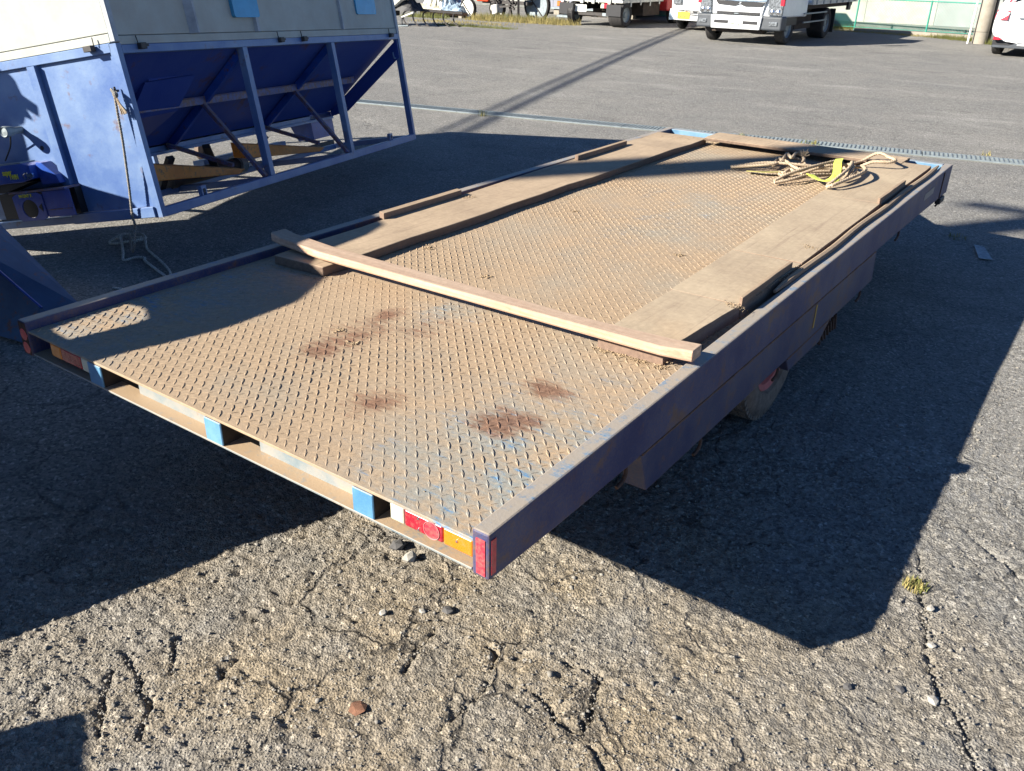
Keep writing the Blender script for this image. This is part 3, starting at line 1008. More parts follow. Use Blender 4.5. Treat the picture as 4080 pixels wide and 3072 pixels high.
        rim = MB().lathe([(0.0, xo - sg * 0.055), (0.06, xo - sg * 0.055), (0.07, xo - sg * 0.07), (0.135, xo - sg * 0.075), (0.155, xo - sg * 0.03), (0.178, xo - sg * 0.022), (0.184, xo - sg * 0.030)], (0, cyw, czw), 'x', 40)
        rim.build('rim', M['rim_red'], tw, smooth=35)
        slots = MB()
        for k in range(6):
            a = 2 * math.pi * k / 6 + 0.2
            slots.lathe([(0.0, 0.0), (0.020, 0.0), (0.020, -0.004)], (xo - sg * 0.071, cyw + 0.105 * math.cos(a), czw + 0.105 * math.sin(a)), 'x', 14)
        each(slots, 'rim_slot', M['black'], tw)
        nuts = MB()
        for k in range(5):
            a = 2 * math.pi * k / 5
            nuts.lathe([(0.0, 0.018), (0.011, 0.018), (0.012, 0.0)], (xo - sg * 0.056, cyw + 0.045 * math.cos(a), czw + 0.045 * math.sin(a)), 'x', 6)
        each(nuts, 'wheel_nut', M['rust'], tw)
    # front beam, drawbar
    MB().box(0.047, W - 0.045, L - 0.055, L - 0.004, z - 0.16, z - 0.001).build('front_beam', M['beam_blue'], t, bevel=0.004)
    d = MB()
    d.bar((0.55, L - 0.02, z - 0.16), (W / 2 - 0.02, L + 1.0, 0.26), 0.06, 0.08)
    d.bar((W - 0.55, L - 0.02, z - 0.16), (W / 2 + 0.02, L + 1.0, 0.26), 0.06, 0.08)
    each(d, 'drawbar', M['rail'], t)
    MB().lathe([(0.03, -0.02), (0.055, -0.02), (0.055, 0.02), (0.03, 0.02)], (W / 2, L + 1.05, 0.25), 'z', 24, closed=True).build('tow_eye', M['mech'], t, smooth=40)
    MB().tube([(W / 2, L + 0.8, 0.33), (W / 2, L + 0.8, 0.0)], 0.03, 12).build('jack_leg', M['mech'], t, smooth=40)
    return t


make_trailer()


def on_deck(x, y, zz=0.0):
    return (TX + x, TY + y, TZ + zz)


def warped_board(name, label, cat, corners, z0, z1, mat, bevel=0.004, nseg=14, jitter=0.0018, skew=0.0, group=None, end_round=0.0):
    """board whose plan is a quad (near-left, near-right, far-right, far-left), slightly uneven along its length"""
    nl, nr, fr, fl = [Vector((*c, 0)) for c in corners]
    vs, fs = [], []
    for i in range(nseg + 1):
        t = i / nseg
        a = nl.lerp(fl, t)
        b = nr.lerp(fr, t)
        j1, j2, jz = rng.normal(0, jitter, 3)
        a = a + Vector((j1, 0, 0))
        b = b + Vector((j2, 0, 0))
        if i == 0 and end_round:
            a = a + Vector((end_round * 0.2, end_round, 0))
        zz1 = z1 + jz * 0.5
        vs += [(a.x, a.y, z0), (b.x, b.y, z0), (b.x + skew, b.y, zz1), (a.x, a.y, zz1)]
    for i in range(nseg):
        o = i * 4
        for k in range(4):
            fs.append((o + k, o + (k + 1) % 4, o + 4 + (k + 1) % 4, o + 4 + k))
    fs.append((3, 2, 1, 0))
    fs.append(tuple(nseg * 4 + k for k in range(4)))
    m = MB()
    m.v, m.f = vs, fs
    o = m.build(name, mat, bevel=bevel, seg=2)
    o.location = (TX, TY, TZ)
    return tag(o, label, cat, group)


# boards lying on the deck
warped_board('wooden_board', 'long dusty board along the left side of the trailer deck', 'board',
             [(0.128, 0.905), (0.388, 0.92), (0.402, 4.26), (0.050, 4.26)], -0.029, 0.008, M['board'], end_round=0.0, jitter=0.003)
segs = [(0.992, 1.4885, 1.512, 1.518, 1.732, 1.768), (1.489, 2.0565, 1.511, 1.500, 1.770, 1.782), (2.057, 3.2015, 1.499, 1.474, 1.782, 1.775), (3.202, 4.28, 1.473, 1.462, 1.775, 1.778)]
rl = ['near end board of the right row, with a cracked end under the plank',
      'second board of the right row, behind the cracked near end board',
      'third board of the right row, the long bare one',
      'farthest board of the right row, where the rope lies']
for (ya, yb, xa, xb, xc, xd), lb in zip(segs, rl):
    warped_board('deck_board', lb, 'board', [(xa, ya), (xc, ya + 0.008), (xd, yb), (xb, yb)], -0.029, 0.020, M['ply'], bevel=0.0012, nseg=8, jitter=0.0008, skew=-0.004, group='dusty boards in a row along the right rail')
warped_board('front_board', 'dusty board lying across the front end of the deck', 'board',
             [(0.41, 4.20), (1.622, 4.20), (1.622, 4.44), (0.41, 4.45)], 0.005, 0.024, M['board'])
for x, lb in ((0.5, 'left'), (1.0, 'middle'), (1.55, 'right')):
    o = MB().box(TX + x, TX + x + 0.05, TY + 4.30, TY + 4.42, TZ - 0.0295, TZ + 0.0045).build('packing_strip', M['cleat'])
    tag(o, 'low packing strip under the ' + {'left': 'left end', 'middle': 'middle', 'right': 'right end'}[lb] + ' of the board across the deck front', 'packing strip', 'packing strips under the front board')


def make_plank():
    xs = [0.03, 0.10, 0.34, 0.84, 1.15, 1.46, 1.74, 1.832]
    yn = [0.985, 0.970, 0.945, 0.946, 0.948, 0.949, 0.952, 0.968]
    yf = [1.058, 1.045, 1.024, 1.018, 1.012, 1.008, 1.024, 1.030]
    m = MB()
    n = len(xs)
    for i in range(n):
        zt = 0.055 + (0.003 if i in (0, n - 1) else 0) - 0.004 * math.sin(math.pi * i / (n - 1))
        m.v += [(xs[i], yn[i] + 0.004, 0.0215), (xs[i], yf[i], 0.0215), (xs[i], yf[i], zt), (xs[i], yn[i] + 0.003, zt), (xs[i], yn[i], zt - 0.004), (xs[i], yn[i], 0.029)]
    for i in range(n - 1):
        o = i * 6
        for k in range(6):
            m.f.append((o + k, o + 6 + k, o + 6 + (k + 1) % 6, o + (k + 1) % 6))
    m.f.append((0, 1, 2, 3, 4, 5))
    m.f.append(tuple((n - 1) * 6 + k for k in range(6))[::-1])
    o = m.build('wooden_plank', M['plank'], bevel=0.004, seg=2)
    o.location = (TX, TY, TZ)
    tag(o, 'freshly sawn pinkish plank laid across the deck on the boards', 'plank')


make_plank()
for (x0, x1, y0, y1), lb in (((0.083, 0.122, 1.535, 2.066), 'near wooden cleat on the left board, close to the plank'), ((0.095, 0.125, 3.13, 3.70), 'far wooden cleat on the left board, towards the front')):
    warped_board('wooden_cleat', lb, 'cleat', [(x0, y0), (x1, y0 - 0.01), (x1 - 0.003, y1), (x0, y1 + 0.012)], 0.0085, 0.036, M['cleat'], bevel=0.002, nseg=6, jitter=0.0008, group='wooden cleats on the boards')
for (x0, x1, y0, y1), lb in (((1.757, 1.770, 1.50, 1.972), 'near raised cleat on the right boards, by the packed dirt'), ((1.757, 1.772, 3.19, 3.68), 'far raised cleat on the right boards, beyond the rope')):
    warped_board('wooden_cleat', lb, 'cleat', [(x0, y0), (x1, y0 - 0.01), (x1, y1), (x0, y1)], 0.0205, 0.047, M['cleat'], bevel=0.002, nseg=6, jitter=0.0008, group='wooden cleats on the boards')
bat = MB()
pth = [(1.796 - 0.004 * math.sin(i), 1.73 + i * 0.1325, 0.006) for i in range(21)]
bat.tube(pth, [0.006] + [0.0135] * 19 + [0.006], 7)
ob = bat.build('round_batten', M['cleat'], smooth=50)
ob.location = (TX, TY, TZ)
tag(ob, 'long rounded wooden batten wedged between right boards and rail', 'batten')


# chaff and chips swept against the boards
def make_debris():
    pts, rad = [], []
    def strip(x0, y0, x1, y1, n, w, z, r0=0.0017):
        t = rng.uniform(0, 1, n)
        r0 = min(r0, 0.0021)
        t = (t + 0.10 * np.sin(t * 23) + 0.06 * np.sin(t * 61)).clip(0, 1)
        pts.append(np.column_stack([x0 + (x1 - x0) * t + rng.normal(0, w, n), y0 + (y1 - y0) * t + rng.normal(0, w, n), np.full(n, z)]))
        rad.append(r0 * (0.45 + 0.55 * rng.exponential(1.0, n)).clip(0.4, 3.2))
    strip(0.405, 1.2, 0.42, 4.2, 900, 0.012, -0.029)
    strip(0.44, 2.2, 0.52, 2.9, 350, 0.035, -0.029)
    strip(1.50, 0.985, 1.74, 0.985, 500, 0.010, -0.027, 0.003)
    strip(1.745, 1.0, 1.78, 1.45, 350, 0.006, -0.020, 0.003)
    strip(0.12, 2.07, 0.17, 2.06, 160, 0.018, 0.010)
    strip(1.72, 1.49, 1.775, 1.46, 130, 0.012, 0.022)
    strip(1.765, 1.55, 1.785, 2.0, 250, 0.006, 0.021)
    strip(1.70, 2.3, 1.76, 2.28, 90, 0.016, 0.022)
    strip(0.40, 4.22, 1.6, 4.22, 300, 0.012, -0.027)
    strip(0.1, 4.1, 0.4, 4.2, 150, 0.02, 0.010)
    strip(0.14, 0.885, 0.40, 0.90, 160, 0.010, -0.028)
    n = 420
    pts.append(np.column_stack([rng.uniform(0.1, 1.75, n), rng.uniform(0.05, 4.1, n), np.full(n, -0.029)]))
    rad.append(rng.uniform(0.0015, 0.0042, n))
    for cx, cy in ((0.394, 1.454), (0.46, 1.428), (0.853, 1.301), (1.05, 1.05), (0.62, 2.3), (1.3, 2.0), (0.9, 0.55), (0.8, 0.6)):
        q = 26
        pts.append(np.column_stack([cx + rng.normal(0, 0.012, q), cy + rng.normal(0, 0.010, q), np.full(q, -0.027)]))
        rad.append(rng.uniform(0.002, 0.006, q))
    p = np.concatenate(pts)
    r = np.concatenate(rad)
    o = scatter_mesh('chaff', M['straw'], p + np.array([TX, TY, TZ]), r, 0.5)
    structure(o, 'stuff')


make_debris()


# ------------------------------------------------------------------ rope and sling on the deck
def make_rope():
    t = thing('coiled_rope', 'tangled heap of dirty cream rope on the deck front', 'rope', on_deck(1.25, 3.75, 0))
    P = dict(
        a=[(0.828, 3.654), (0.906, 3.769), (1.01, 3.81), (0.993, 3.975), (1.026, 4.021), (1.111, 4.028), (1.182, 3.896), (1.219, 3.835)],
        b=[(0.843, 3.619), (0.956, 3.67), (1.049, 3.734), (1.076, 3.836), (1.154, 3.749), (1.214, 3.74), (1.211, 3.858)],
        c=[(1.165, 3.441), (1.205, 3.531), (1.257, 3.674), (1.308, 3.911), (1.319, 4.078), (1.347, 4.054)],
        d=[(1.171, 3.425), (1.239, 3.505), (1.275, 3.619), (1.319, 3.713), (1.357, 3.833)],
        e=[(1.207, 3.886), (1.3, 3.935), (1.371, 4.043), (1.415, 4.16), (1.487, 4.205), (1.579, 4.114), (1.622, 4.061), (1.596, 4.009), (1.514, 3.983), (1.408, 3.967), (1.238, 3.806)],
        f=[(1.335, 4.059), (1.407, 3.936), (1.461, 3.777), (1.492, 3.612), (1.496, 3.409), (1.476, 3.318)],
        g=[(1.368, 3.964), (1.454, 3.858), (1.501, 3.728), (1.528, 3.537), (1.506, 3.392), (1.476, 3.318)],
        h=[(1.354, 4.013), (1.495, 3.835), (1.546, 3.739), (1.565, 3.621), (1.548, 3.453), (1.512, 3.312), (1.476, 3.318)],
        i=[(1.027, 3.793), (0.993, 3.959), (1.055, 3.849), (1.031, 3.992), (1.096, 3.885), (1.068, 4.041), (1.089, 4.076), (1.137, 3.985), (1.125, 3.91)],
        j=[(1.098, 3.701), (1.143, 3.649), (1.15, 3.715), (1.19, 3.661), (1.159, 3.576), (1.102, 3.674)],
        k=[(0.86, 3.66), (1.0, 3.74), (1.2, 3.82), (1.34, 3.95)],
        l=[(1.22, 3.70), (1.30, 3.82), (1.40, 3.90), (1.49, 3.70), (1.50, 3.50)])
    for q, (nm, pts) in enumerate(P.items()):
        m = len(pts)
        p3 = []
        for i, (x, y) in enumerate(pts):
            base = 0.030 if x > 1.46 else -0.014
            lift = 0.022 * math.sin(math.pi * i / (m - 1)) * (1.0 + 0.5 * (q % 3)) + 0.004 * (q % 3)
            p3.append((x - 1.25, y - 3.75, base + lift))
        MB().tube(spline(p3, 26), 0.0080, 9, twist=420.0).build('rope_strand', M['rope'], t, smooth=60)
    fr = MB()
    for k in range(26):
        a = rng.uniform(0, 6.28)
        e = rng.uniform(0.2, 1.3)
        c = Vector((1.115 - 1.25, 4.05 - 3.75, 0.02))
        fr.tube([c, c + Vector((math.cos(a) * math.cos(e), math.sin(a) * math.cos(e), math.sin(e))) * rng.uniform(0.025, 0.05)], 0.0016, 4)
    fr.build('frayed_end', M['rope'], t)

    s = thing('webbing_sling', 'bright lime yellow webbing sling lying through the rope heap', 'sling', on_deck(1.4, 3.65, 0))

    def ribbon(pts, w, zs, mat, nm, ox=1.4, oy=3.65):
        c = spline([(x - ox, y - oy, zz) for (x, y), zz in zip(pts, zs)], 8)
        m = MB()
        for i, p in enumerate(c):
            d = (c[min(i + 1, len(c) - 1)] - c[max(i - 1, 0)]).normalized()
            sd = d.cross(Vector((0, 0, 1))).normalized()
            tilt = Vector((0, 0, 0.35))
            u = (sd + tilt * 0.5).normalized()
            m.v += [p - u * w / 2, p + u * w / 2, p + u * w / 2 + Vector((0, 0, 0.004)), p - u * w / 2 + Vector((0, 0, 0.004))]
        for i in range(len(c) - 1):
            o = i * 4
            for k in range(4):
                m.f.append((o + k, o + (k + 1) % 4, o + 4 + (k + 1) % 4, o + 4 + k))
        m.f += [(0, 1, 2, 3), tuple(len(m.v) - 4 + k for k in range(4))]
        return m.build(nm, mat, s, smooth=40)
    ribbon([(1.291, 3.632), (1.357, 3.55), (1.422, 3.499), (1.435, 3.60), (1.38, 3.80), (1.344, 3.96)], 0.042, [0.012, 0.012, 0.02, 0.035, 0.06, 0.05], M['strap'], 'webbing')
    ribbon([(1.437, 3.619), (1.462, 3.52), (1.47, 3.47)], 0.03, [0.034, 0.03, 0.026], M['strap'], 'webbing_end')
    ribbon([(0.945, 3.618), (1.035, 3.626), (1.11, 3.686)], 0.055, [-0.018, -0.012, -0.01], M['strap_old'], 'webbing_tail')


make_rope()


# ------------------------------------------------------------------ blue hopper on the left
HMAT = Matrix(((0.9355, -0.3053, -0.1777, -1.492), (0.3091, 0.9510, -0.0066, 1.467), (0.1710, -0.0488, 0.9841, 0.379), (0, 0, 0, 1)))
HLEN, HDEP, HTOP = 3.327, 1.85, 0.838


def make_hopper():
    t = thing('grain_hopper', 'tall blue hopper on an open frame with grimy white upper body', 'hopper')
    loc, rot, _ = HMAT.decompose()
    t.location = loc
    t.rotation_euler = rot.to_euler()
    B = M['hopper']

    def bx(name, b, mat=B, bevel=0.003):
        return box(name, mat, t, b, bevel)
    # frame
    bx('top_rail', (-0.05, 0.0, 0.036, HLEN - 0.036, 0.796, HTOP))
    bx('top_rail', (-HDEP, -0.037, 0.0, 0.05, 0.805, HTOP + 0.012))
    bx('top_rail', (-HDEP, -HDEP + 0.05, 0.051, HLEN, 0.796, HTOP))
    bx('bottom_rail', (-0.046, 0.0, 0.036, HLEN - 0.036, -0.022, 0.028))
    bx('bottom_rail', (-HDEP, -0.600, -0.004, 0.05, -0.012, 0.026))
    bx('bottom_rail', (-0.598, -0.037, -0.012, 0.05, -0.016, 0.040))
    bx('bottom_rail', (-HDEP, -HDEP + 0.046, 0.051, HLEN, -0.022, 0.028))
    for y in (0.0, 1.062, 2.155, HLEN - 0.036):
        w = 0.036 if y in (0.0, HLEN - 0.036) else 0.046
        p = MB().prism([(-0.045, y), (0.0, y), (0.0, y + w), (-0.006, y + w), (-0.006, y + 0.006), (-0.045, y + 0.006)], 'z',
                       0.0285 if 0 < y < 3 else -0.02, 0.7955 if 0 < y < 3 else HTOP + 0.008)
        p.build('frame_post', B, t)
        bx('frame_post', (-HDEP, -HDEP + 0.045, y, y + w, 0.0285, 0.7955))
    for y in (1.07, 2.165, HLEN - 0.045):
        bx('cross_member', (-HDEP + 0.05, -0.047, y, y + 0.036, -0.018, 0.022))
    bx('inner_rail', (-0.78, -0.74, 0.06, HLEN - 0.1, -0.018, 0.022))
    # near end wall
    bx('end_panel', (-HDEP + 0.05, -0.036, 0.018, 0.022, 0.041, 0.8045), M['hopper'], 0)
    ep = MB().prism([(-0.590, -0.012), (-0.540, -0.012), (-0.540, 0.0175), (-0.546, 0.0175), (-0.546, -0.006), (-0.590, -0.006)], 'z', 0.041, 0.8045)
    ep.build('end_post', B, t)
    MB().box(-1.36, -1.30, -0.010, 0.0175, 0.041, 0.8045).build('end_post', B, t)
    # upper body
    z0, z1 = HTOP + 0.0125, 1.30
    bx('end_cover', (-HDEP + 0.01, -0.030, 0.006, 0.03, z0 + 0.045, z1), M['cover'], 0.003)
    bx('cover_strip', (-HDEP + 0.01, -0.030, 0.002, 0.03, z0 + 0.001, z0 + 0.042), M['cover'], 0.002)
    bx('corner_trim', (-0.0295, 0.004, 0.0, 0.034, z0 + 0.001, z1), M['cover_trim'], 0.004)
    bx('corner_trim', (-0.03, 0.004, HLEN - 0.04, HLEN, HTOP + 0.001, z1), M['cover_trim'], 0.004)
    bx('roof', (-HDEP - 0.01, 0.01, -0.005, HLEN + 0.005, z1 + 0.001, z1 + 0.03), M['cover'], 0.004)
    bx('back_cover', (-HDEP + 0.005, -HDEP + 0.03, 0.031, HLEN - 0.03, HTOP + 0.001, z1), M['cover'], 0)
    bx('far_cover', (-HDEP + 0.031, -0.031, HLEN - 0.03, HLEN - 0.004, HTOP + 0.001, z1), M['cover'], 0)
    edges = [0.036, 0.615, 1.262, 2.372, HLEN - 0.041]
    for a, b in zip(edges[:-1], edges[1:]):
        bx('side_panel', (-0.03, -0.008, a + 0.002, b - 0.002, HTOP + 0.045, z1), M['cover'], 0.002)
    bx('cover_strip', (-0.03, -0.004, 0.036, HLEN - 0.042, HTOP + 0.001, HTOP + 0.042), M['cover'], 0.002)
    rdg = MB().prism([(-0.0075, 0.606), (0.032, 0.632), (0.032, 0.648), (-0.0075, 0.662)], 'z', HTOP + 0.043, z1)
    rdg.build('cover_rib', M['cover_trim'], t)
    MB().prism([(-0.0075, 1.245), (0.014, 1.250), (0.014, 1.275), (-0.0075, 1.280)], 'z', HTOP + 0.043, z1).build('cover_rib', M['cover_trim'], t)
    MB().prism([(-0.0075, 2.360), (0.010, 2.364), (0.010, 2.380), (-0.0075, 2.384)], 'z', HTOP + 0.043, z1).build('cover_rib', M['cover_trim'], t)
    for ya, yb, zb in ((1.035, 1.300, 0.962), (2.632, 2.960, 0.984)):
        pts = []
        r = 0.018
        for cx, cz, a0 in ((ya + r, zb + r, 180), (yb - r, zb + r, 270), (yb - r, 1.23, 0), (ya + r, 1.23, 90)):
            for k in range(5):
                a = math.radians(a0 + k * 22.5)
                pts.append((cx + r * math.cos(a), cz + r * math.sin(a)))
        xo = 0.0045 if ya > 2 else 0.0155
        MB().prism(pts, 'x', -0.0078, xo).build('window_film', M['film'], t)
    # latches on the seam
    def latch(x, y, z, nx, ny):
        m = MB()
        if ny == 0:
            m.box(x, x + 0.026, y - 0.022, y + 0.022, z - 0.016, z + 0.014)
            m.box(x + 0.004, x + 0.020, y + 0.022, y + 0.046, z - 0.004, z + 0.008)
            m.tube([(x + 0.008, y - 0.02, z + 0.01), (x + 0.008, y - 0.025, z + 0.05)], 0.0035, 6)
        else:
            m.box(x - 0.026, x + 0.026, y - 0.032, y, z - 0.014, z + 0.014)
            m.tube([(x + 0.03, y - 0.012, z + 0.012), (x + 0.03, y - 0.010, z + 0.05)], 0.0035, 6)
        each(m, 'latch', M['mech'], t, bevel=0.002)
    for y in (0.172, 1.488, 1.777, 3.144):
        latch(0.0005, y, 0.828, 1, 0)
    latch(-0.150, -0.0045, 0.838, 0, 1)
    latch(-1.10, -0.0045, 0.838, 0, 1)
    # sloping sheets of the trough
    x0, zt, xb, zb = -0.047, 0.797, -0.745, 0.300
    sl = MB().prism([(x0, zt), (x0 - 0.004, zt + 0.004), (xb - 0.004, zb + 0.004), (xb, zb)], 'y', 0.03, 3.262)
    sl.build('slope_sheet', M['hopper_in'], t)
    sr = MB().prism([(-HDEP - x0, zt), (-HDEP - x0 + 0.004, zt + 0.004), (-HDEP - xb + 0.004, zb + 0.004), (-HDEP - xb, zb)], 'y', 0.03, 3.262)
    sr.build('slope_sheet', M['hopper_in'], t)
    tr = MB()
    tr.box(-HDEP - xb, xb, 0.03, 3.24, 0.258, 0.290)
    tr.box(-HDEP - xb, xb + 0.03, 0.03, 3.24, 0.240, 0.2575)
    each(tr, 'trough', B, t)
    s = (zt - zb) / (x0 - xb)
    gus = [(-0.003, 0.795), (-0.004, 0.655), (-0.575, 0.282), (-0.745, 0.255), (-0.745, 0.298)]
    MB().prism(gus, 'y', 3.263, 3.269).build('end_gusset', M['hopper_in'], t)
    MB().prism([(-0.74, 0.30), (-0.06, 0.796), (-HDEP + 0.06, 0.796), (-HDEP + 0.74, 0.30)], 'y', 3.2692, 3.273).build('far_end_sheet', M['hopper_in'], t)
    MB().prism([(-0.745, 0.298), (-0.745, 0.10), (-0.90, 0.10), (-0.98, 0.298)], 'y', 2.9, 3.262).build('outlet_box', M['hopper_dk'], t)
    for y in (1.085, 2.180):
        m = MB().prism([(x0 - 0.005, zt - 0.008), (xb - 0.005, zb - 0.008), (xb + 0.02, zb - 0.050), (x0 + 0.015, zt - 0.050)], 'y', y - 0.018, y + 0.018)
        m.build('slope_rib', M['hopper_dk'], t, bevel=0.003)
    xm = -0.40
    zm = zt + (xm - x0) * s
    an = MB()
    an.hexa([(xm - 0.01, 0.2, zm - 0.034), (xm + 0.045, 0.2, zm + 0.002), (xm + 0.045, 3.08, zm + 0.002), (xm - 0.01, 3.08, zm - 0.034),
             (xm - 0.012, 0.2, zm - 0.028), (xm + 0.042, 0.2, zm + 0.008), (xm + 0.042, 3.08, zm + 0.008), (xm - 0.012, 3.08, zm - 0.028)])
    an.box(xm + 0.036, xm + 0.042, 0.2, 3.08, zm - 0.040, zm + 0.0015)
    each(an, 'slope_angle', M['rib_rust'], t)
    for y in (1.05, 2.145):
        MB().bar((xm + 0.01, y, zm - 0.01), (-0.012, y - 0.03, 0.030), 0.030, 0.026).build('brace', M['rib_rust'], t, bevel=0.002)
        MB().bar((xb + 0.02, y, zb - 0.01), (-0.25, y - 0.01, 0.120), 0.028, 0.024).build('brace', M['rib_rust'], t, bevel=0.002)
    # hatch with folded lid near the end wall
    h = MB()
    h.hexa([(-0.62, 0.42, 0.37), (-0.40, 0.40, 0.475), (-0.38, 0.80, 0.49), (-0.62, 0.78, 0.37), (-0.46, 0.42, 0.60), (-0.22, 0.40, 0.66), (-0.20, 0.82, 0.675), (-0.44, 0.80, 0.62)])
    h.build('chute_hatch', M['hopper_in'], t)
    MB().prism([(-0.20, 0.80), (-0.20, 0.62), (-0.20, 0.80)], 'z', 0.68, 0.681)
    fl = MB()
    fl.add([(-0.21, 0.42, 0.665), (-0.21, 0.82, 0.680), (-0.23, 0.74, 0.745), (-0.23, 0.62, 0.700), (-0.23, 0.44, 0.690),
            (-0.215, 0.42, 0.665), (-0.215, 0.82, 0.680), (-0.235, 0.74, 0.745), (-0.235, 0.62, 0.700), (-0.235, 0.44, 0.690)],
           [(0, 1, 2, 3, 4), (9, 8, 7, 6, 5), (0, 5, 6, 1), (1, 6, 7, 2), (2, 7, 8, 3), (3, 8, 9, 4), (4, 9, 5, 0)])
    fl.build('hatch_flap', M['hopper_dk'], t)
    # lugs on the bottom rail, hook at the far post
    for y in (0.388, 2.862):
        m = MB()
        m.box(-0.030, -0.003, y - 0.022, y - 0.012, 0.0285, 0.082)
        m.box(-0.030, -0.003, y + 0.012, y + 0.022, 0.0285, 0.082)
        m.box(-0.030, -0.003, y - 0.012, y + 0.012, 0.066, 0.082)
        each(m, 'lug', B, t)
        MB().lathe([(0, 0), (0.010, 0)], (-0.0022, y, 0.052), 'x', 16).build('lug_hole', M['black'], t)
    MB().tube(spline([(-0.03, 3.285, 0.66), (-0.04, 3.25, 0.65), (-0.04, 3.235, 0.67), (-0.04, 3.232, 0.70)], 4), 0.006, 6).build('hook', B, t)
    # orange tapered beams under the trough
    for y0, y1, x in ((0.55, 1.46, -0.50), (1.50, 2.60, -0.52)):
        m = MB()
        m.hexa([(x - 0.05, y0, 0.13), (x + 0.05, y0, 0.115), (x + 0.05, y1 - 0.1, 0.028), (x - 0.05, y1, 0.040),
                (x - 0.05, y0, 0.235), (x + 0.05, y0, 0.215), (x + 0.05, y1 - 0.02, 0.052), (x - 0.05, y1 + 0.02, 0.062)])
        m.build('orange_beam', M['orange'], t, bevel=0.004)
    # drive parts half hidden beneath
    MB().tube([(-0.75, 1.0, 0.06), (-0.75, 1.75, 0.06)], 0.05, 16).build('motor', M['mech'], t, smooth=40)
    MB().tube([(-0.75, 1.75, 0.06), (-0.75, 1.82, 0.06)], 0.07, 16).build('motor_flange', M['steel'], t, smooth=40)
    md = MB()
    for a, b in (((-0.6, 0.9, 0.22), (-0.8, 0.95, 0.0)), ((-0.62, 1.3, 0.24), (-0.8, 1.6, 0.0)), ((-0.6, 2.0, 0.22), (-0.85, 1.9, 0.02)), ((-0.7, 2.5, 0.05), (-0.7, 3.1, 0.05))):
        md.bar(a, b, 0.05, 0.03)
    each(md, 'linkage', M['mech'], t)
    bx('channel_member', (-1.0, -0.90, 1.6, 2.7, 0.05, 0.13))
    # castors that carry the frame
    for x, y in ((-1.35, 0.95), (-1.35, 2.7), (-HDEP + 0.1, 0.95), (-HDEP + 0.1, 2.7)):
        zf = -(HMAT @ Vector((x, y, 0))).z
        MB().lathe([(0.0, -0.02), (0.06, -0.025), (0.075, -0.02), (0.075, 0.02), (0.06, 0.025), (0, 0.02)], (x, y, zf + 0.075), 'x', 20).build('castor_wheel', M['rubber'], t, smooth=40)
        MB().box(x - 0.03, x + 0.03, y - 0.02, y + 0.02, zf + 0.07, -0.02).build('castor_fork', M['mech'], t)
    # gearbox, shelf and plate on the near end wall
    D = M['hopper_dk']
    gb = MB()
    gb.prism([(-1.10, 0.240), (-1.10, 0.340), (-0.740, 0.340), (-0.690, 0.325), (-0.690, 0.255), (-0.765, 0.243)], 'y', -0.10, 0.0175)
    gb.build('gear_cover', D, t, bevel=0.004, seg=2)
    wg = MB().prism([(-0.689, 0.336), (-0.650, 0.330), (-0.575, 0.262), (-0.560, 0.215), (-0.689, 0.215)], 'y', -0.055, 0.0175)
    wg.build('cover_wing', D, t, bevel=0.003)
    MB().box(-1.10, -0.742, -0.098, 0.0, 0.3405, 0.346).build('cover_lid', M['steel'], t)
    MB().prism([(-0.92, 0.196), (-0.700, 0.242), (-1.02, 0.239), (-1.02, 0.196)], 'y', -0.09, 0.0175).build('cover_base', M['black'], t)
    MB().box(-0.90, -0.50, -0.095, 0.0175, 0.186, 0.1955).build('shelf', M['rib_rust'], t)
    pl = MB()
    ring = []
    for k in range(24):
        a = 2 * math.pi * k / 24
        ring.append((-0.778 + 0.055 * math.cos(a), 0.100 + 0.050 * math.sin(a)))
    out = []
    for k in range(24):
        a = 2 * math.pi * k / 24
        c, s_ = math.cos(a), math.sin(a)
        q = max(abs(c) / 0.104, abs(s_) / 0.074)
        out.append((-0.777 + c / q, 0.109 + s_ / q))
    for k in range(24):
        j = (k + 1) % 24
        o = len(pl.v)
        for yy in (-0.096, -0.090):
            pl.v += [(ring[k][0], yy, ring[k][1]), (out[k][0], yy, out[k][1]), (out[j][0], yy, out[j][1]), (ring[j][0], yy, ring[j][1])]
        pl.f += [(o, o + 1, o + 2, o + 3), (o + 7, o + 6, o + 5, o + 4), (o, o + 3, o + 7, o + 4), (o + 1, o + 5, o + 6, o + 2)]
    pl.build('outlet_plate', D, t)
    MB().box(-0.672, -0.480, -0.090, -0.085, 0.045, 0.185).build('guard_panel', D, t, bevel=0.002)
    MB().box(-0.662, -0.490, -0.093, -0.0905, 0.083, 0.088).build('panel_edge', M['rib_rust'], t)
    MB().box(-1.05, -0.50, -0.03, 0.017, 0.045, 0.185).build('outlet_recess', M['black'], t)
    MB().add([(-0.712, -0.097, 0.106), (-0.685, -0.099, 0.124), (-0.690, -0.097, 0.080), (-0.712, -0.1, 0.106), (-0.685, -0.102, 0.124), (-0.690, -0.1, 0.080)],
             [(0, 2, 1), (3, 4, 5), (0, 1, 4, 3), (1, 2, 5, 4), (2, 0, 3, 5)]).build('pointer', M['mech'], t)
    la = MB().tube(spline([(-0.728, -0.105, 0.288), (-0.742, -0.105, 0.28), (-0.738, -0.105, 0.262), (-0.716, -0.105, 0.262), (-0.712, -0.105, 0.288), (-0.728, -0.105, 0.29)], 4), 0.003, 6)
    la.box(-0.714, -0.672, -0.112, -0.102, 0.265, 0.286)
    each(la, 'toggle_latch', M['chrome'], t)
    text('lettering', 'super', 0.044, M['yellow_txt'], t, facing(-0.855, -0.1008, 0.301), sx=0.66)
    text('lettering', 'TWIN', 0.038, M['yellow_txt'], t, facing(-0.815, -0.1008, 0.274), sx=0.62)
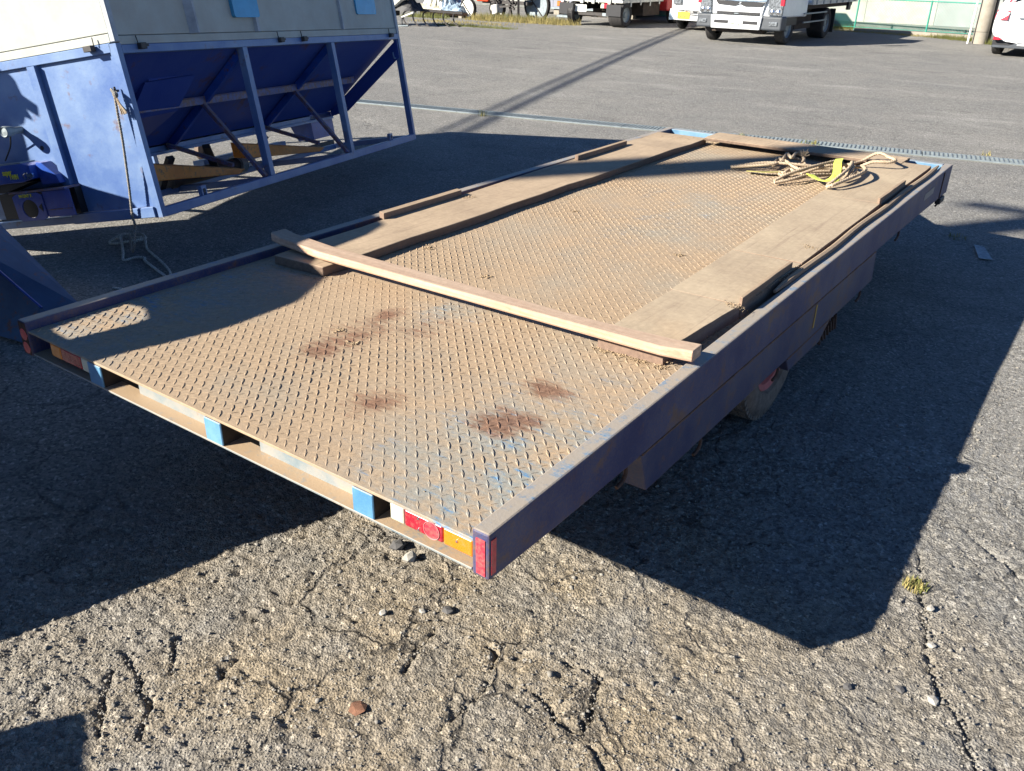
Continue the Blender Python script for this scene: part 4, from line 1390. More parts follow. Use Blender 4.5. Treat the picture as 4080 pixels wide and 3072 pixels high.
    text('lettering', 'PATENT P.', 0.0235, M['yellow_txt'], t, facing(-0.783, -0.0970, 0.170), sx=0.86)
    # small work lamp on the end wall
    MB().lathe([(0.0, -0.012), (0.020, -0.010), (0.026, -0.016), (0.030, -0.006), (0.026, 0.03), (0.018, 0.06), (0.018, 0.10)], (-0.785, -0.085, 0.508), 'y', 20).build('work_lamp', M['steel'], t, smooth=40)
    MB().tube(spline([(-0.80, -0.05, 0.49), (-0.86, -0.02, 0.43), (-0.95, 0.0, 0.36)], 6), 0.004, 6).build('lamp_cable', M['black'], t)
    MB().lathe([(0, 0), (0.012, 0), (0.012, 0.002)], (-0.684, 0.0165, 0.401), 'y', 14).build('panel_hole', M['black'], t)
    MB().tube(spline([(-0.060, 0.0, 0.628), (-0.062, -0.018, 0.630), (-0.064, -0.020, 0.648)], 5), 0.006, 8).build('hook', M['mech'], t)
    # rust scabs low on the end wall
    return t


make_hopper()


def make_hanging_rope():
    t = thing('hanging_rope', 'grey braided rope hanging from the hopper hook, trailing over the ground', 'rope', (-1.9, 1.5, 0))
    w = lambda p: HMAT @ Vector(p) - Vector((-1.9, 1.5, 0))
    g = lambda x, y, z=0.012: Vector((x + 1.9, y - 1.5, z))
    top = [w((-0.062, -0.030, 0.630)), w((-0.075, -0.034, 0.52)), w((-0.093, -0.034, 0.38)), w((-0.137, -0.034, 0.145)), w((-0.165, -0.034, 0.014))]
    q = w((-0.175, -0.03, -0.06))
    MB().tube(spline(top + [q, Vector((q.x - 0.03, q.y - 0.02, 0.16)), g(-2.33, 1.745, 0.045)], 26), 0.0062, 9, twist=420.0).build('rope_strand', M['rope_grey'], t, smooth=60)
    path = [g(-2.33, 1.745, 0.040), g(-2.40, 1.74, 0.03), g(-2.385, 1.645, 0.012), g(-2.30, 1.615, 0.02), g(-2.22, 1.70, 0.035), g(-2.215, 1.775, 0.03), g(-2.30, 1.80, 0.04), g(-2.37, 1.72, 0.03), g(-2.29, 1.665, 0.03),
                  g(-2.138, 1.574), g(-1.995, 1.49), g(-1.985, 1.56), g(-1.935, 1.585), g(-1.88, 1.555), g(-1.584, 1.474), g(-1.2, 1.36)]
    MB().tube(spline(path, 26), 0.0072, 9, twist=420.0).build('rope_strand', M['rope_pale'], t, smooth=60)
    MB().tube(spline([g(-2.34, 1.70, 0.03), g(-2.22, 1.765, 0.035), g(-2.072, 1.693), g(-1.849, 1.621), g(-1.585, 1.515), g(-1.3, 1.30), g(-1.45, 1.24), g(-1.62, 1.19)], 26), 0.0068, 9, twist=420.0).build('rope_strand', M['rope_pale'], t, smooth=60)
    kn = MB()
    c = w((-0.060, -0.030, 0.612))
    for k in range(3):
        pts = [c + Vector((0.018 * math.cos(a + k), -0.004 * k, 0.014 * math.sin(a) + 0.006 * k)) for a in np.linspace(0, 6.28, 12)]
        kn.tube(pts, 0.0055, 6)
    each(kn, 'knot', M['rope_grey'], t, smooth=60)
    ts = MB()
    for k in range(16):
        a = rng.uniform(-1, 1)
        ts.tube(spline([w((-0.058, -0.032, 0.605)), w((-0.048 + 0.006 * a, -0.034, 0.565)), w((-0.036 + 0.018 * a, -0.030 + 0.004 * rng.uniform(-1, 1), 0.520 + rng.uniform(-0.01, 0.01)))], 4), 0.0035, 5)
    ts.build('frayed_tassel', M['rope'], t)


make_hanging_rope()


# ------------------------------------------------------------------ blue steel bucket at the left edge
def make_bucket():
    t = thing('loader_bucket', 'scuffed dark blue steel bucket edge beyond the trailer corner', 'bucket', (-1.6, 0.75, 0))
    P = lambda x, y, z: Vector((x + 1.6, y - 0.75, z))
    m = MB()
    A, B_, C, D = P(-1.78, 0.72, 0.44), P(-1.17, 0.78, 0.15), P(-1.24, 0.63, 0.17), P(-1.58, 0.55, 0.40)
    E_, F_ = P(-1.25, 0.53, 0.02), P(-1.52, 0.47, 0.03)
    E2, B2 = P(-1.05, 0.62, 0.01), P(-1.05, 0.80, 0.01)
    A2, F2 = P(-2.1, 0.82, 0.50), P(-2.1, 0.28, 0.03)
    D2 = P(-2.0, 0.45, 0.55)
    m.v = [A, B_, C, D, E_, F_, E2, B2, A2, F2, D2, P(-2.1, 0.9, 0.01)]
    m.f = [(3, 2, 1, 0), (5, 4, 2, 3), (4, 6, 7, 1, 2), (10, 3, 0, 8), (9, 5, 3, 10), (0, 1, 7, 11, 8)]
    o = m.build('bucket_shell', M['bucket'], t, bevel=0.006, seg=2)
    so = o.modifiers.new('thick', 'SOLIDIFY')
    so.thickness = 0.008
    MB().tube([D, C + (C - D) * 0.02], 0.006, 6).build('weld_seam', M['hopper_dk'], t)


make_bucket()


# ------------------------------------------------------------------ drain channel
def make_drain():
    a, b = Vector((-5.9, 6.62, 0.002)), Vector((2.6, 8.42, 0.002))
    d = (b - a).normalized()
    s = Vector((-d.y, d.x, 0))
    t = thing('drain_grating', 'galvanised steel drain grating in a straight line across the yard', 'grating', a)
    n = int((b - a).length / 1.0)
    for i in range(n):
        fr = MB()
        p, q = d * (i * 1.0 + 0.004), d * (i * 1.0 + 0.996)
        for off in (-0.105, 0.105):
            fr.bar(p + s * off, q + s * off, 0.012, 0.03)
        for off in (-0.063, -0.021, 0.021, 0.063):
            fr.bar(p + s * off, q + s * off, 0.006, 0.024)
        gs = each(fr, 'grating_rail', M['steel'], t)
        g = gs[0]
        cb = MB()
        for k in range(25):
            c = d * (i * 1.0 + 0.02 + k * 0.04)
            cb.bar(c - s * 0.1, c + s * 0.1, 0.010, 0.030)
        structure(cb.build('grating_bar', M['steel'], t), 'stuff')
    MB().bar(Vector((0, 0, -0.012)), d * n - Vector((0, 0, 0.012)), 0.20, 0.01).build('gutter_bed', M['underside'], t)
    kb = MB()
    for off in (-0.115,):
        kb.bar(s * off - Vector((0, 0, 0.006)), d * n + s * off - Vector((0, 0, 0.006)), 0.02, 0.020)
    each(kb, 'concrete_edge', M['plinth'], t)


make_drain()
mk = MB().add([(1.92, 5.08, 0.012), (1.985, 5.06, 0.012), (2.075, 4.80, 0.012), (2.0, 4.78, 0.012), (1.92, 5.08, 0.009), (1.985, 5.06, 0.009), (2.075, 4.80, 0.009), (2.0, 4.78, 0.009)],
             [(0, 3, 2, 1), (4, 5, 6, 7), (0, 1, 5, 4), (1, 2, 6, 5), (2, 3, 7, 6), (3, 0, 4, 7)])
structure(mk.build('road_marking', M['road_paint']))


# ------------------------------------------------------------------ far side of the yard
def tyre(name, parent, cx, cy, cz, r, w, mat=None, rimmat=None, side=1, rim_r=0.6, smooth=40):
    """wheel turning about x, outer face towards side"""
    sg = side
    prof = [(r * rim_r, -0.02), (r * 0.86, 0.0), (r * 0.97, -0.02), (r, -0.05), (r, -w + 0.05), (r * 0.97, -w + 0.02), (r * 0.86, -w), (r * rim_r, -w + 0.02)]
    o = MB().lathe([(a, cx + sg * b) for a, b in prof], (0, cy, cz), 'x', 28).build(name, mat or M['tyre'], parent, smooth=smooth)
    MB().lathe([(0.0, cx - sg * 0.04), (r * 0.2, cx - sg * 0.04), (r * 0.24, cx - sg * 0.07), (r * rim_r * 0.9, cx - sg * 0.06), (r * rim_r * 1.02, cx - sg * 0.02)], (0, cy, cz), 'x', 24).build('rim', rimmat or M['steel'], o, smooth=40)
    g = MB()
    for f in (0.3, 0.5, 0.7):
        g.lathe([(r + 0.001, cx - sg * (w * f - 0.006)), (r + 0.001, cx - sg * (w * f + 0.006))], (0, cy, cz), 'x', 28)
    each(g, 'tread_groove', M['black'], o)
    return o


def make_white_truck():
    X, Y = -5.28, 18.43
    t = thing('flatbed_truck', 'white flatbed truck parked facing the camera before the wall', 'truck', (X, Y, 0))
    c = MB()
    c.hexa([(-0.97, 0.10, 0.58), (0.97, 0.10, 0.58), (0.98, 1.65, 0.55), (-0.98, 1.65, 0.55), (-0.96, 0.14, 1.15), (0.96, 0.14, 1.15), (0.98, 1.65, 1.15), (-0.98, 1.65, 1.15)])
    c.hexa([(-0.96, 0.14, 1.1505), (0.96, 0.14, 1.1505), (0.98, 1.65, 1.1505), (-0.98, 1.65, 1.1505), (-0.86, 0.5, 2.0), (0.86, 0.5, 2.0), (0.88, 1.6, 2.0), (-0.88, 1.6, 2.0)])
    each(c, 'cab_shell', M['white_cab'], t, bevel=0.03, seg=3)
    MB().hexa([(-0.86, 0.165, 1.22), (0.86, 0.165, 1.22), (0.86, 0.18, 1.22), (-0.86, 0.18, 1.22), (-0.78, 0.435, 1.88), (0.78, 0.435, 1.88), (0.78, 0.45, 1.88), (-0.78, 0.45, 1.88)]).build('windscreen', M['glass'], t)
    f = MB().prism([(-0.62, 0.60), (0.52, 0.60), (0.62, 1.1), (-0.66, 1.1)], 'y', 0.055, 0.099)
    f.build('front_panel', M['white_cab'], t, bevel=0.012, seg=2)
    bp = MB().prism([(-0.60, 0.305), (0.53, 0.310), (0.56, 0.585), (-0.63, 0.580)], 'y', -0.02, 0.10)
    bp.build('bumper_centre', M['white_cab'], t, bevel=0.02, seg=2)
    for sx in (-1, 1):
        m = MB()
        xa, xb = (-0.98, -0.605) if sx < 0 else (0.535, 1.0)
        m.hexa([(xa, 0.02, 0.31), (xb, 0.02, 0.31), (xb, 0.35, 0.31), (xa, 0.35, 0.31), (xa, 0.03, 0.595), (xb, 0.03, 0.595), (xb, 0.35, 0.595), (xa, 0.35, 0.595)])
        m.build('bumper_corner', M['bumper_grey'], t, bevel=0.04, seg=3)
        MB().box(sx * 0.82 - 0.10, sx * 0.82 + 0.09, 0.005, 0.03, 0.405, 0.49).build('fog_lamp', M['headlamp'], t, bevel=0.02, seg=2)
        a, b = (-0.945, -0.655) if sx < 0 else (0.65, 0.965)
        m = MB().prism([(a, 0.62), (b, 0.605), (b + (0.02 if sx > 0 else -0.04), 0.98), (a - 0.01 * sx, 0.98)], 'y', 0.045, 0.12)
        hl = m.build('headlamp', M['headlamp'], t, bevel=0.015, seg=2)
        for k in range(2):
            MB().lathe([(0.0, -0.012), (0.05, -0.004), (0.055, 0.0)], ((a + b) / 2 - 0.06 + 0.13 * k, 0.046, 0.68), 'y', 18).build('lamp_bowl', M['chrome'], hl, smooth=40)
        MB().box((0.90 if sx > 0 else -1.0), (1.0 if sx > 0 else -0.90), 0.04, 0.10, 0.80, 0.95).build('turn_lamp', M['tail_red'], t, bevel=0.015)
        MB().tube([(sx * 1.0, 0.3, 1.2), (sx * 1.22, 0.12, 1.25), (sx * 1.22, 0.12, 1.7)], 0.015, 8).build('mirror_arm', M['black'], t)
        MB().box(sx * 1.22 - 0.09, sx * 1.22 + 0.09, 0.08, 0.14, 1.35, 1.68).build('mirror', M['black'], t, bevel=0.02)
    MB().box(-0.515, 0.475, 0.03, 0.06, 0.603, 0.655).build('lower_grille', M['black'], t, bevel=0.004)
    MB().box(-0.10, 0.0, 0.022, 0.0295, 0.615, 0.632).build('grille_badge', M['steel'], t)
    gr = MB()
    gr.prism([(-0.57, 0.88), (-0.51, 0.80), (-0.13, 0.775), (-0.03, 0.80), (-0.03, 0.86)], 'y', 0.03, 0.0545)
    gr.prism([(0.03, 0.86), (0.03, 0.80), (0.12, 0.772), (0.50, 0.775), (0.57, 0.86)], 'y', 0.03, 0.0545)
    each(gr, 'upper_grille', M['black'], t)
    MB().prism([(-0.60, 0.905), (-0.03, 0.87), (0.03, 0.87), (0.60, 0.885), (0.60, 0.925), (0.03, 0.895), (-0.03, 0.895), (-0.60, 0.935)], 'y', 0.026, 0.0545).build('grille_bar', M['plastic_bl'], t)
    em = MB()
    for dx, dz in ((0, 0.018), (-0.016, -0.01), (0.016, -0.01)):
        rot = {0: 0, -0.016: 1, 0.016: 2}[dx]
        q = [(0, 0.02), (0.0115, 0), (0, -0.02), (-0.0115, 0)]
        an = {0: 0, 1: math.radians(120), 2: math.radians(-120)}[rot]
        em.prism([(dx + u * math.cos(an) - v * math.sin(an), 0.835 + dz + u * math.sin(an) + v * math.cos(an)) for u, v in q], 'y', 0.018, 0.0255)
    each(em, 'emblem', M['chrome'], t)
    for a, b in ((-0.535, -0.20), (0.145, 0.475)):
        MB().box(a, b, -0.028, -0.0205, 0.415, 0.48).build('bumper_intake', M['black'], t, bevel=0.006)
    MB().box(-0.19, 0.14, -0.032, -0.0205, 0.355, 0.493).build('number_plate', M['plate_w'], t)
    text('plate_number', '49-26', 0.095, M['green_txt'], t, facing(-0.02, -0.0335, 0.405), sx=0.95)
    for sx in (-1, 1):
        tyre('wheel', t, sx * 0.93, 0.72, 0.345, 0.345, 0.22, side=sx)
        tyre('wheel', t, sx * 0.95, 3.35, 0.345, 0.345, 0.40, side=sx)
        MB().hexa([(sx * 0.72 - 0.22, 0.3, 0.40), (sx * 0.72 + 0.22, 0.3, 0.40), (sx * 0.72 + 0.22, 1.15, 0.40), (sx * 0.72 - 0.22, 1.15, 0.40),
                   (sx * 0.72 - 0.22, 0.35, 0.579), (sx * 0.72 + 0.22, 0.35, 0.579), (sx * 0.72 + 0.22, 1.1, 0.579), (sx * 0.72 - 0.22, 1.1, 0.579)]).build('wheel_arch', M['black'], t)
    ch = MB()
    for x in (-0.42, 0.34):
        ch.box(x, x + 0.08, 0.3, 5.0, 0.45, 0.62)
    ch.box(-0.9, 0.9, 3.2, 3.5, 0.3, 0.4)
    ch.box(-0.62, 0.55, 0.12, 0.3, 0.235, 0.305)
    ch.box(-0.6, 0.85, 1.3, 2.4, 0.28, 0.62)
    each(ch, 'chassis_rail', M['underside'], t)
    MB().box(-1.04, 1.06, 1.75, 5.25, 0.79, 0.84).build('bed_floor', M['bed_white'], t, bevel=0.005)
    MB().box(-0.95, 0.95, 1.76, 5.2, 0.70, 0.7895).build('bed_frame', M['underside'], t)
    for xa, xb in ((-1.04, -1.0), (1.02, 1.06)):
        for ya, yb in ((1.76, 3.48), (3.5, 5.24)):
            MB().box(xa, xb, ya, yb, 0.8405, 1.24).build('drop_side', M['bed_white'], t, bevel=0.005)
    hg = MB()
    for k in range(7):
        hg.box(1.0605, 1.075, 1.95 + k * 0.5, 2.02 + k * 0.5, 0.80, 0.90)
    each(hg, 'side_hinge', M['steel'], t)
    MB().box(0.94, 1.0, 4.75, 4.95, 0.60, 0.78).build('side_marker', M['mech'], t)
    MB().box(0.99, 1.02, 1.4, 3.0, 0.42, 0.45).build('side_guard', M['steel'], t)
    MB().box(0.99, 1.02, 1.4, 3.0, 0.60, 0.63).build('side_guard', M['steel'], t)
    MB().box(0.86, 1.0, 3.72, 3.74, 0.12, 0.66).build('mud_flap', M['black'], t)


make_white_truck()


def make_van():
    X, Y = -7.55, 21.2
    t = thing('small_van', 'small white van with a yellow number plate beside the white truck', 'van', (X, Y, 0))
    b = MB()
    b.hexa([(-0.73, 0.10, 0.27), (0.73, 0.10, 0.27), (0.73, 3.3, 0.27), (-0.73, 3.3, 0.27), (-0.74, 0.06, 0.85), (0.74, 0.06, 0.85), (0.74, 3.3, 0.95), (-0.74, 3.3, 0.95)])
    b.hexa([(-0.74, 0.08, 0.8505), (0.74, 0.08, 0.8505), (0.74, 3.3, 0.9505), (-0.74, 3.3, 0.9505), (-0.64, 0.75, 1.85), (0.64, 0.75, 1.85), (0.66, 3.28, 1.85), (-0.66, 3.28, 1.85)])
    each(b, 'body_shell', M['white_car'], t, bevel=0.05, seg=3)
    MB().prism([(-0.73, 0.255), (-0.68, 0.245), (0.70, 0.235), (0.74, 0.30), (0.74, 0.52), (-0.52, 0.42), (-0.74, 0.52)], 'y', 0.02, 0.20).build('bumper', M['white_car'], t, bevel=0.02, seg=2)
    MB().prism([(-0.752, 0.25), (-0.60, 0.245), (-0.742, 0.46)], 'y', 0.014, 0.25).build('bumper_corner', M['plastic_bl'], t)
    MB().hexa([(-0.66, 0.14, 0.98), (0.66, 0.14, 0.98), (0.66, 0.16, 0.98), (-0.66, 0.16, 0.98), (-0.58, 0.70, 1.75), (0.58, 0.70, 1.75), (0.58, 0.72, 1.75), (-0.58, 0.72, 1.75)]).build('windscreen', M['glass'], t)
    for k, (za, zb) in enumerate(((0.468, 0.500), (0.418, 0.446), (0.372, 0.400))):
        for j in range(4):
            xa = (-0.50 if k == 0 else -0.15) + j * 0.20
            MB().box(xa, xa + 0.185, 0.010, 0.0195, za - 0.008 * j, zb - 0.008 * j).build('grille_slot', M['black'], t)
    MB().box(-0.505, -0.165, 0.000, 0.0095, 0.285, 0.452).build('number_plate', M['plate_y'], t)
    text('plate_number', '67-62', 0.088, M['green_txt'], t, facing(-0.335, -0.0015, 0.335), sx=1.0)
    MB().box(-0.500, -0.497, 0.055, 0.0595, 0.50, 0.84).build('panel_gap', M['black'], t)
    for sx in (-1, 1):
        tyre('wheel', t, sx * 0.70, 0.62, 0.27, 0.27, 0.16, side=sx)
        tyre('wheel', t, sx * 0.70, 2.75, 0.27, 0.27, 0.16, side=sx)
        MB().box(sx * 0.55 - 0.12, sx * 0.55 + 0.12, 0.02, 0.058, 0.62, 0.78).build('headlamp', M['headlamp'], t, bevel=0.02)
    MB().box(-0.6, 0.6, 0.3, 3.2, 0.20, 0.269).build('underbody', M['underside'], t)


make_van()


def make_red_truck():
    X, Y = -10.35, 20.72
    t = thing('red_cab_truck', 'red cabbed truck with an old white bed, parked tail towards the camera', 'truck', (X, Y, 0))
    MB().box(-1.12, 0.98, -0.12, 3.0, 0.60, 0.66).build('bed_floor', M['bed_white'], t, bevel=0.006)
    MB().box(-1.10, 0.96, -0.125, -0.08, 0.6605, 1.02).build('tailgate', M['bed_white'], t, bevel=0.006)
    for x in (-1.12, 0.94):
        MB().box(x, x + 0.04, -0.07, 2.98, 0.6605, 1.02).build('drop_side', M['bed_white'], t, bevel=0.006)
    hg = MB()
    for k, x in enumerate((-0.92, -0.30, 0.05, 0.55)):
        hg.box(x, x + 0.09, -0.17, -0.121, 0.56, 0.70)
        hg.box(x + 0.2, x + 0.23, -0.15, -0.121, 0.57, 0.62)
    for k in range(5):
        hg.box(0.981, 1.0, 0.3 + 0.55 * k, 0.36 + 0.55 * k, 0.50 + 0.03 * (k % 2), 0.66)
    each(hg, 'bed_hinge', M['bed_white'], t, bevel=0.01)
    for xa, order in ((-1.10, ('tail_orange', 'tail_red', 'clear')), (0.29, ('clear', 'tail_red', 'tail_orange'))):
        h = MB().box(xa - 0.01, xa + 0.36, -0.06, -0.02, 0.445, 0.585).build('tail_lamp', M['black'], t)
        for k, m in enumerate(order):
            MB().box(xa + 0.115 * k, xa + 0.115 * k + 0.11, -0.085, -0.0605, 0.455, 0.575).build('lamp_lens', M[m], h, bevel=0.006)
    MB().box(-0.545, -0.135, -0.10, -0.085, 0.345, 0.525).build('number_plate', M['plate_w'], t, bevel=0.004)
    MB().box(-0.95, 0.63, -0.08, 0.02, 0.26, 0.345).build('rear_bumper', M['mech'], t, bevel=0.008)
    MB().box(0.36, 0.62, -0.085, -0.0805, 0.265, 0.340).build('bumper_marking', M['steel'], t)
    MB().box(-1.05, -0.62, -0.16, 0.05, 0.17, 0.235).build('step', M['steel'], t, bevel=0.01)
    MB().box(-0.82, -0.66, -0.14, 0.0, 0.235, 0.46).build('step_arm', M['bed_white'], t, bevel=0.01)
    ch = MB()
    for x in (-0.45, 0.30):
        ch.box(x, x + 0.08, 0.0, 4.2, 0.40, 0.58)
    ch.box(-0.85, 0.85, 0.2, 0.4, 0.22, 0.32)
    ch.box(-0.7, 0.9, 1.2, 2.2, 0.25, 0.59)
    each(ch, 'chassis_rail', M['underside'], t)
    tyre('wheel', t, 1.0, 0.12, 0.31, 0.31, 0.42, side=1)
    tyre('wheel', t, -0.48, 0.05, 0.30, 0.30, 0.20, side=1)
    tyre('wheel', t, -0.68, 0.05, 0.30, 0.30, 0.19, side=-1)
    for x in (-0.93, 0.55):
        MB().box(x, x + 0.44, -0.22, -0.20, 0.28, 0.56).build('mud_flap', M['black'], t)
    c = MB().hexa([(-0.85, 2.25, 0.35), (1.12, 2.25, 0.35), (1.12, 3.9, 0.35), (-0.85, 3.9, 0.35), (-0.82, 2.25, 1.9), (1.05, 2.25, 1.9), (1.05, 3.7, 1.9), (-0.82, 3.7, 1.9)])
    c.build('cab', M['red_cab'], t, bevel=0.04, seg=3)
    tyre('wheel', t, 1.10, 2.95, 0.32, 0.32, 0.22, side=1)
    tyre('wheel', t, -0.82, 2.95, 0.32, 0.32, 0.22, side=-1)


make_red_truck()


def make_suv():
    X, Y = 0.40, 20.0
    t = thing('white_car', 'white car seen from behind, cut off by the right picture edge', 'car', (X, Y, 0))
    def sect(y, ws, zs):
        return [(-ws[0], y, zs[0]), (-ws[1], y, zs[1]), (-ws[2], y, zs[2]), (-ws[3], y, zs[3]), (ws[3], y, zs[3]), (ws[2], y, zs[2]), (ws[1], y, zs[1]), (ws[0], y, zs[0])]
    rings = [sect(0.05, (0.62, 0.70, 0.66, 0.45), (0.22, 0.50, 0.84, 0.90)), sect(0.0, (0.78, 0.80, 0.76, 0.55), (0.24, 0.52, 0.86, 0.92)), sect(0.12, (0.84, 0.865, 0.84, 0.60), (0.24, 0.54, 0.92, 1.02)),
             sect(0.45, (0.86, 0.88, 0.86, 0.60), (0.24, 0.56, 0.98, 1.48)), sect(1.2, (0.86, 0.88, 0.86, 0.64), (0.22, 0.56, 0.98, 1.55)), sect(2.6, (0.86, 0.88, 0.86, 0.62), (0.22, 0.56, 0.96, 1.50)),
             sect(3.2, (0.86, 0.88, 0.84, 0.74), (0.22, 0.55, 0.92, 1.05)), sect(4.1, (0.80, 0.82, 0.74, 0.66), (0.24, 0.50, 0.72, 0.80))]
    m = MB()
    for r in rings:
        m.v += r
    for i in range(len(rings) - 1):
        for k in range(8):
            m.f.append((i * 8 + k, i * 8 + (k + 1) % 8, i * 8 + 8 + (k + 1) % 8, i * 8 + 8 + k))
    m.f += [tuple(range(8))[::-1], tuple(len(m.v) - 8 + k for k in range(8))]
    b = m.build('body', M['white_car'], t, smooth=50)
    sb = b.modifiers.new('sub', 'SUBSURF')
    sb.levels = sb.render_levels = 2
    for sx in (-1, 1):
        m = MB()
        m.hexa([(sx * 0.74, 0.00, 0.685), (sx * 0.585, -0.015, 0.685), (sx * 0.585, 0.1, 0.685), (sx * 0.855, 0.16, 0.70),
                (sx * 0.735, 0.03, 0.80), (sx * 0.58, 0.0, 0.80), (sx * 0.58, 0.12, 0.80), (sx * 0.85, 0.20, 0.80)])
        m.hexa([(sx * 0.735, 0.03, 0.83), (sx * 0.58, 0.0, 0.83), (sx * 0.58, 0.12, 0.83), (sx * 0.85, 0.20, 0.83),
                (sx * 0.64, 0.20, 1.06), (sx * 0.53, 0.14, 1.03), (sx * 0.53, 0.24, 1.03), (sx * 0.74, 0.34, 1.06)])
        each(m, 'tail_lamp', M['tail_red'], t, bevel=0.008, seg=2)
        MB().box(sx * 0.645 - 0.07, sx * 0.645 + 0.07, -0.005, 0.03, 0.80, 0.829).build('clear_strip', M['clear'], t)
        MB().prism([(sx * 0.765, 0.315), (sx * 0.76, 0.37), (sx * 0.67, 0.365), (sx * 0.60, 0.33), (sx * 0.66, 0.315)], 'y', -0.014, 0.05).build('rear_reflector', M['tail_red'], t)
        tyre('wheel', t, sx * 0.815, 0.30 + 0.33, 0.31, 0.31, 0.20, side=sx)
        tyre('wheel', t, sx * 0.815, 3.2, 0.31, 0.31, 0.20, side=sx)
        MB().box(sx * 1.0 - 0.09, sx * 1.0 + 0.09, 2.35, 2.45, 0.93, 1.08).build('door_mirror', M['black'], t, bevel=0.03, seg=2)
    MB().prism([(-0.76, 0.215), (-0.44, 0.215), (-0.30, 0.275), (0.30, 0.275), (0.44, 0.215), (0.76, 0.215), (0.76, 0.165), (-0.76, 0.165)], 'y', -0.012, 0.3).build('rear_skirt', M['bumper_grey'], t, bevel=0.01)
    MB().box(-0.30, 0.30, -0.03, 0.02, 0.225, 0.255).build('skirt_trim', M['white_car'], t)
    MB().hexa([(-0.56, 0.09, 0.945), (0.56, 0.09, 0.945), (0.56, 0.12, 0.945), (-0.56, 0.12, 0.945), (-0.50, 0.36, 1.40), (0.50, 0.36, 1.40), (0.50, 0.40, 1.40), (-0.50, 0.40, 1.40)]).build('rear_window', M['glass'], t, bevel=0.01)
    MB().prism([(-0.40, 0.735), (-0.38, 0.755), (0.38, 0.755), (0.40, 0.735)], 'y', -0.018, 0.02).build('plate_lip', M['steel'], t)
    MB().box(-0.17, 0.17, -0.022, 0.0, 0.55, 0.715).build('number_plate', M['plate_w'], t)
    MB().box(-0.78, 0.78, 0.1, 4.0, 0.16, 0.30).build('underbody', M['black'], t)
    MB().prism([(-0.36, 0.185), (-0.345, 0.185), (-0.352, 0.17)], 'y', -0.015, -0.0125).build('badge', M['chrome'], t)


make_suv()

# wall, plinth, fences, pole
w = thing('concrete_wall', 'long stained white concrete wall behind the parked trucks', 'wall', (-6, 26.8, 0))
k = 0
for a in np.arange(-14.0, 12.0, 1.9):
    mat = M['wall_new'] if k in (9, 10) else M['wall']
    o = MB().box(a + 0.003, a + 1.897, 0.0, 0.12, 0.145, 0.92).build('wall_panel', mat, w, bevel=0.006)
    if k in (9, 10):
        o['label'] = 'cleaner grey wall panel'
    k += 1
MB().box(-14, 12, -0.10, 0.16, 0.0, 0.143).build('plinth', M['plinth'], w, bevel=0.01)
MB().box(-14, 12, -0.02, 0.14, 0.9215, 0.96).build('coping', M['concrete'], w, bevel=0.008)

w2 = thing('slat_fence', 'brown upright slat fence rising behind the white wall', 'fence', (-6, 27.4, 0))
for k in range(104):
    MB().box(-14 + k * 0.25, -14 + k * 0.25 + 0.235, 0.0, 0.03, 0.05, 1.75 + 0.03 * rng.uniform(-1, 1)).build('slat', M['slat'], w2)
MB().box(-14, 12, 0.031, 0.07, 1.2, 1.28).build('fence_rail', M['slat'], w2)

f = thing('mesh_fence', 'green wire mesh fence standing in front of the white wall', 'fence', (-4.7, 25.5, 0))
for x in (-7.6, -5.7, -3.8, -1.9, 0.0, 1.9, 3.45):
    MB().tube([(x, 0.1 - 0.03 * x, 0.0), (x, 0.1 - 0.03 * x, 0.82)], 0.022, 8).build('fence_post', M['fence'], f, smooth=40)
MB().tube([(-7.7, 0.33, 0.80), (3.5, 0.0, 0.80)], 0.016, 8).build('top_rail', M['fence'], f, smooth=40)
MB().tube([(-7.7, 0.33, 0.07), (3.5, 0.0, 0.07)], 0.008, 6).build('bottom_wire', M['fence'], f)
wr = MB()
for k in range(150):
    x = -7.6 + k * 0.074
    for sg in (1, -1):
        xe = x + sg * 0.73
        if -7.7 < xe < 3.5:
            wr.bar((x, 0.1 - 0.03 * x, 0.07), (xe, 0.1 - 0.03 * xe, 0.80), 0.0035, 0.0035)
structure(wr.build('mesh_wire', M['fence'], f), 'stuff')
kb = MB().add([(-4.5, 24.86, 0), (-1.45, 24.62, 0), (-1.45, 24.74, 0), (-4.5, 24.98, 0), (-4.5, 24.86, 0.09), (-1.45, 24.62, 0.09), (-1.45, 24.74, 0.09), (-4.5, 24.98, 0.09)],
             [(0, 3, 2, 1), (4, 5, 6, 7), (0, 1, 5, 4), (1, 2, 6, 5), (2, 3, 7, 6), (3, 0, 4, 7)])
structure(kb.build('kerb', M['concrete']))

p = thing('concrete_pole', 'thick tan concrete pole standing between the mesh fence and white car', 'pole', (-1.10, 23.25, 0))
MB().lathe([(0.165, -0.1), (0.160, 0.5), (0.150, 2.5), (0.11, 9.0), (0, 9.0)], (0, 0, 0), 'z', 28).build('shaft', M['concrete'], p, smooth=40)
MB().lathe([(0.1615, 0.26), (0.1635, 0.262), (0.1635, 0.268), (0.1612, 0.27)], (0, 0, 0), 'z', 28).build('pole_band', M['mech'], p, smooth=40)
MB().tube([(0.19, 0.05, 0.0), (0.18, 0.05, 1.0), (0.15, 0.05, 4.0)], 0.035, 8).build('cable_pipe', M['black'], p, smooth=40)
pp = MB().tube([(-1.31, 23.02, 0.0), (-1.29, 23.10, 3.0)], 0.024, 10).build('guard_pipe', M['styro'], smooth=40)
tag(pp, 'thin white upright pipe in front of the tan concrete pole', 'pipe')

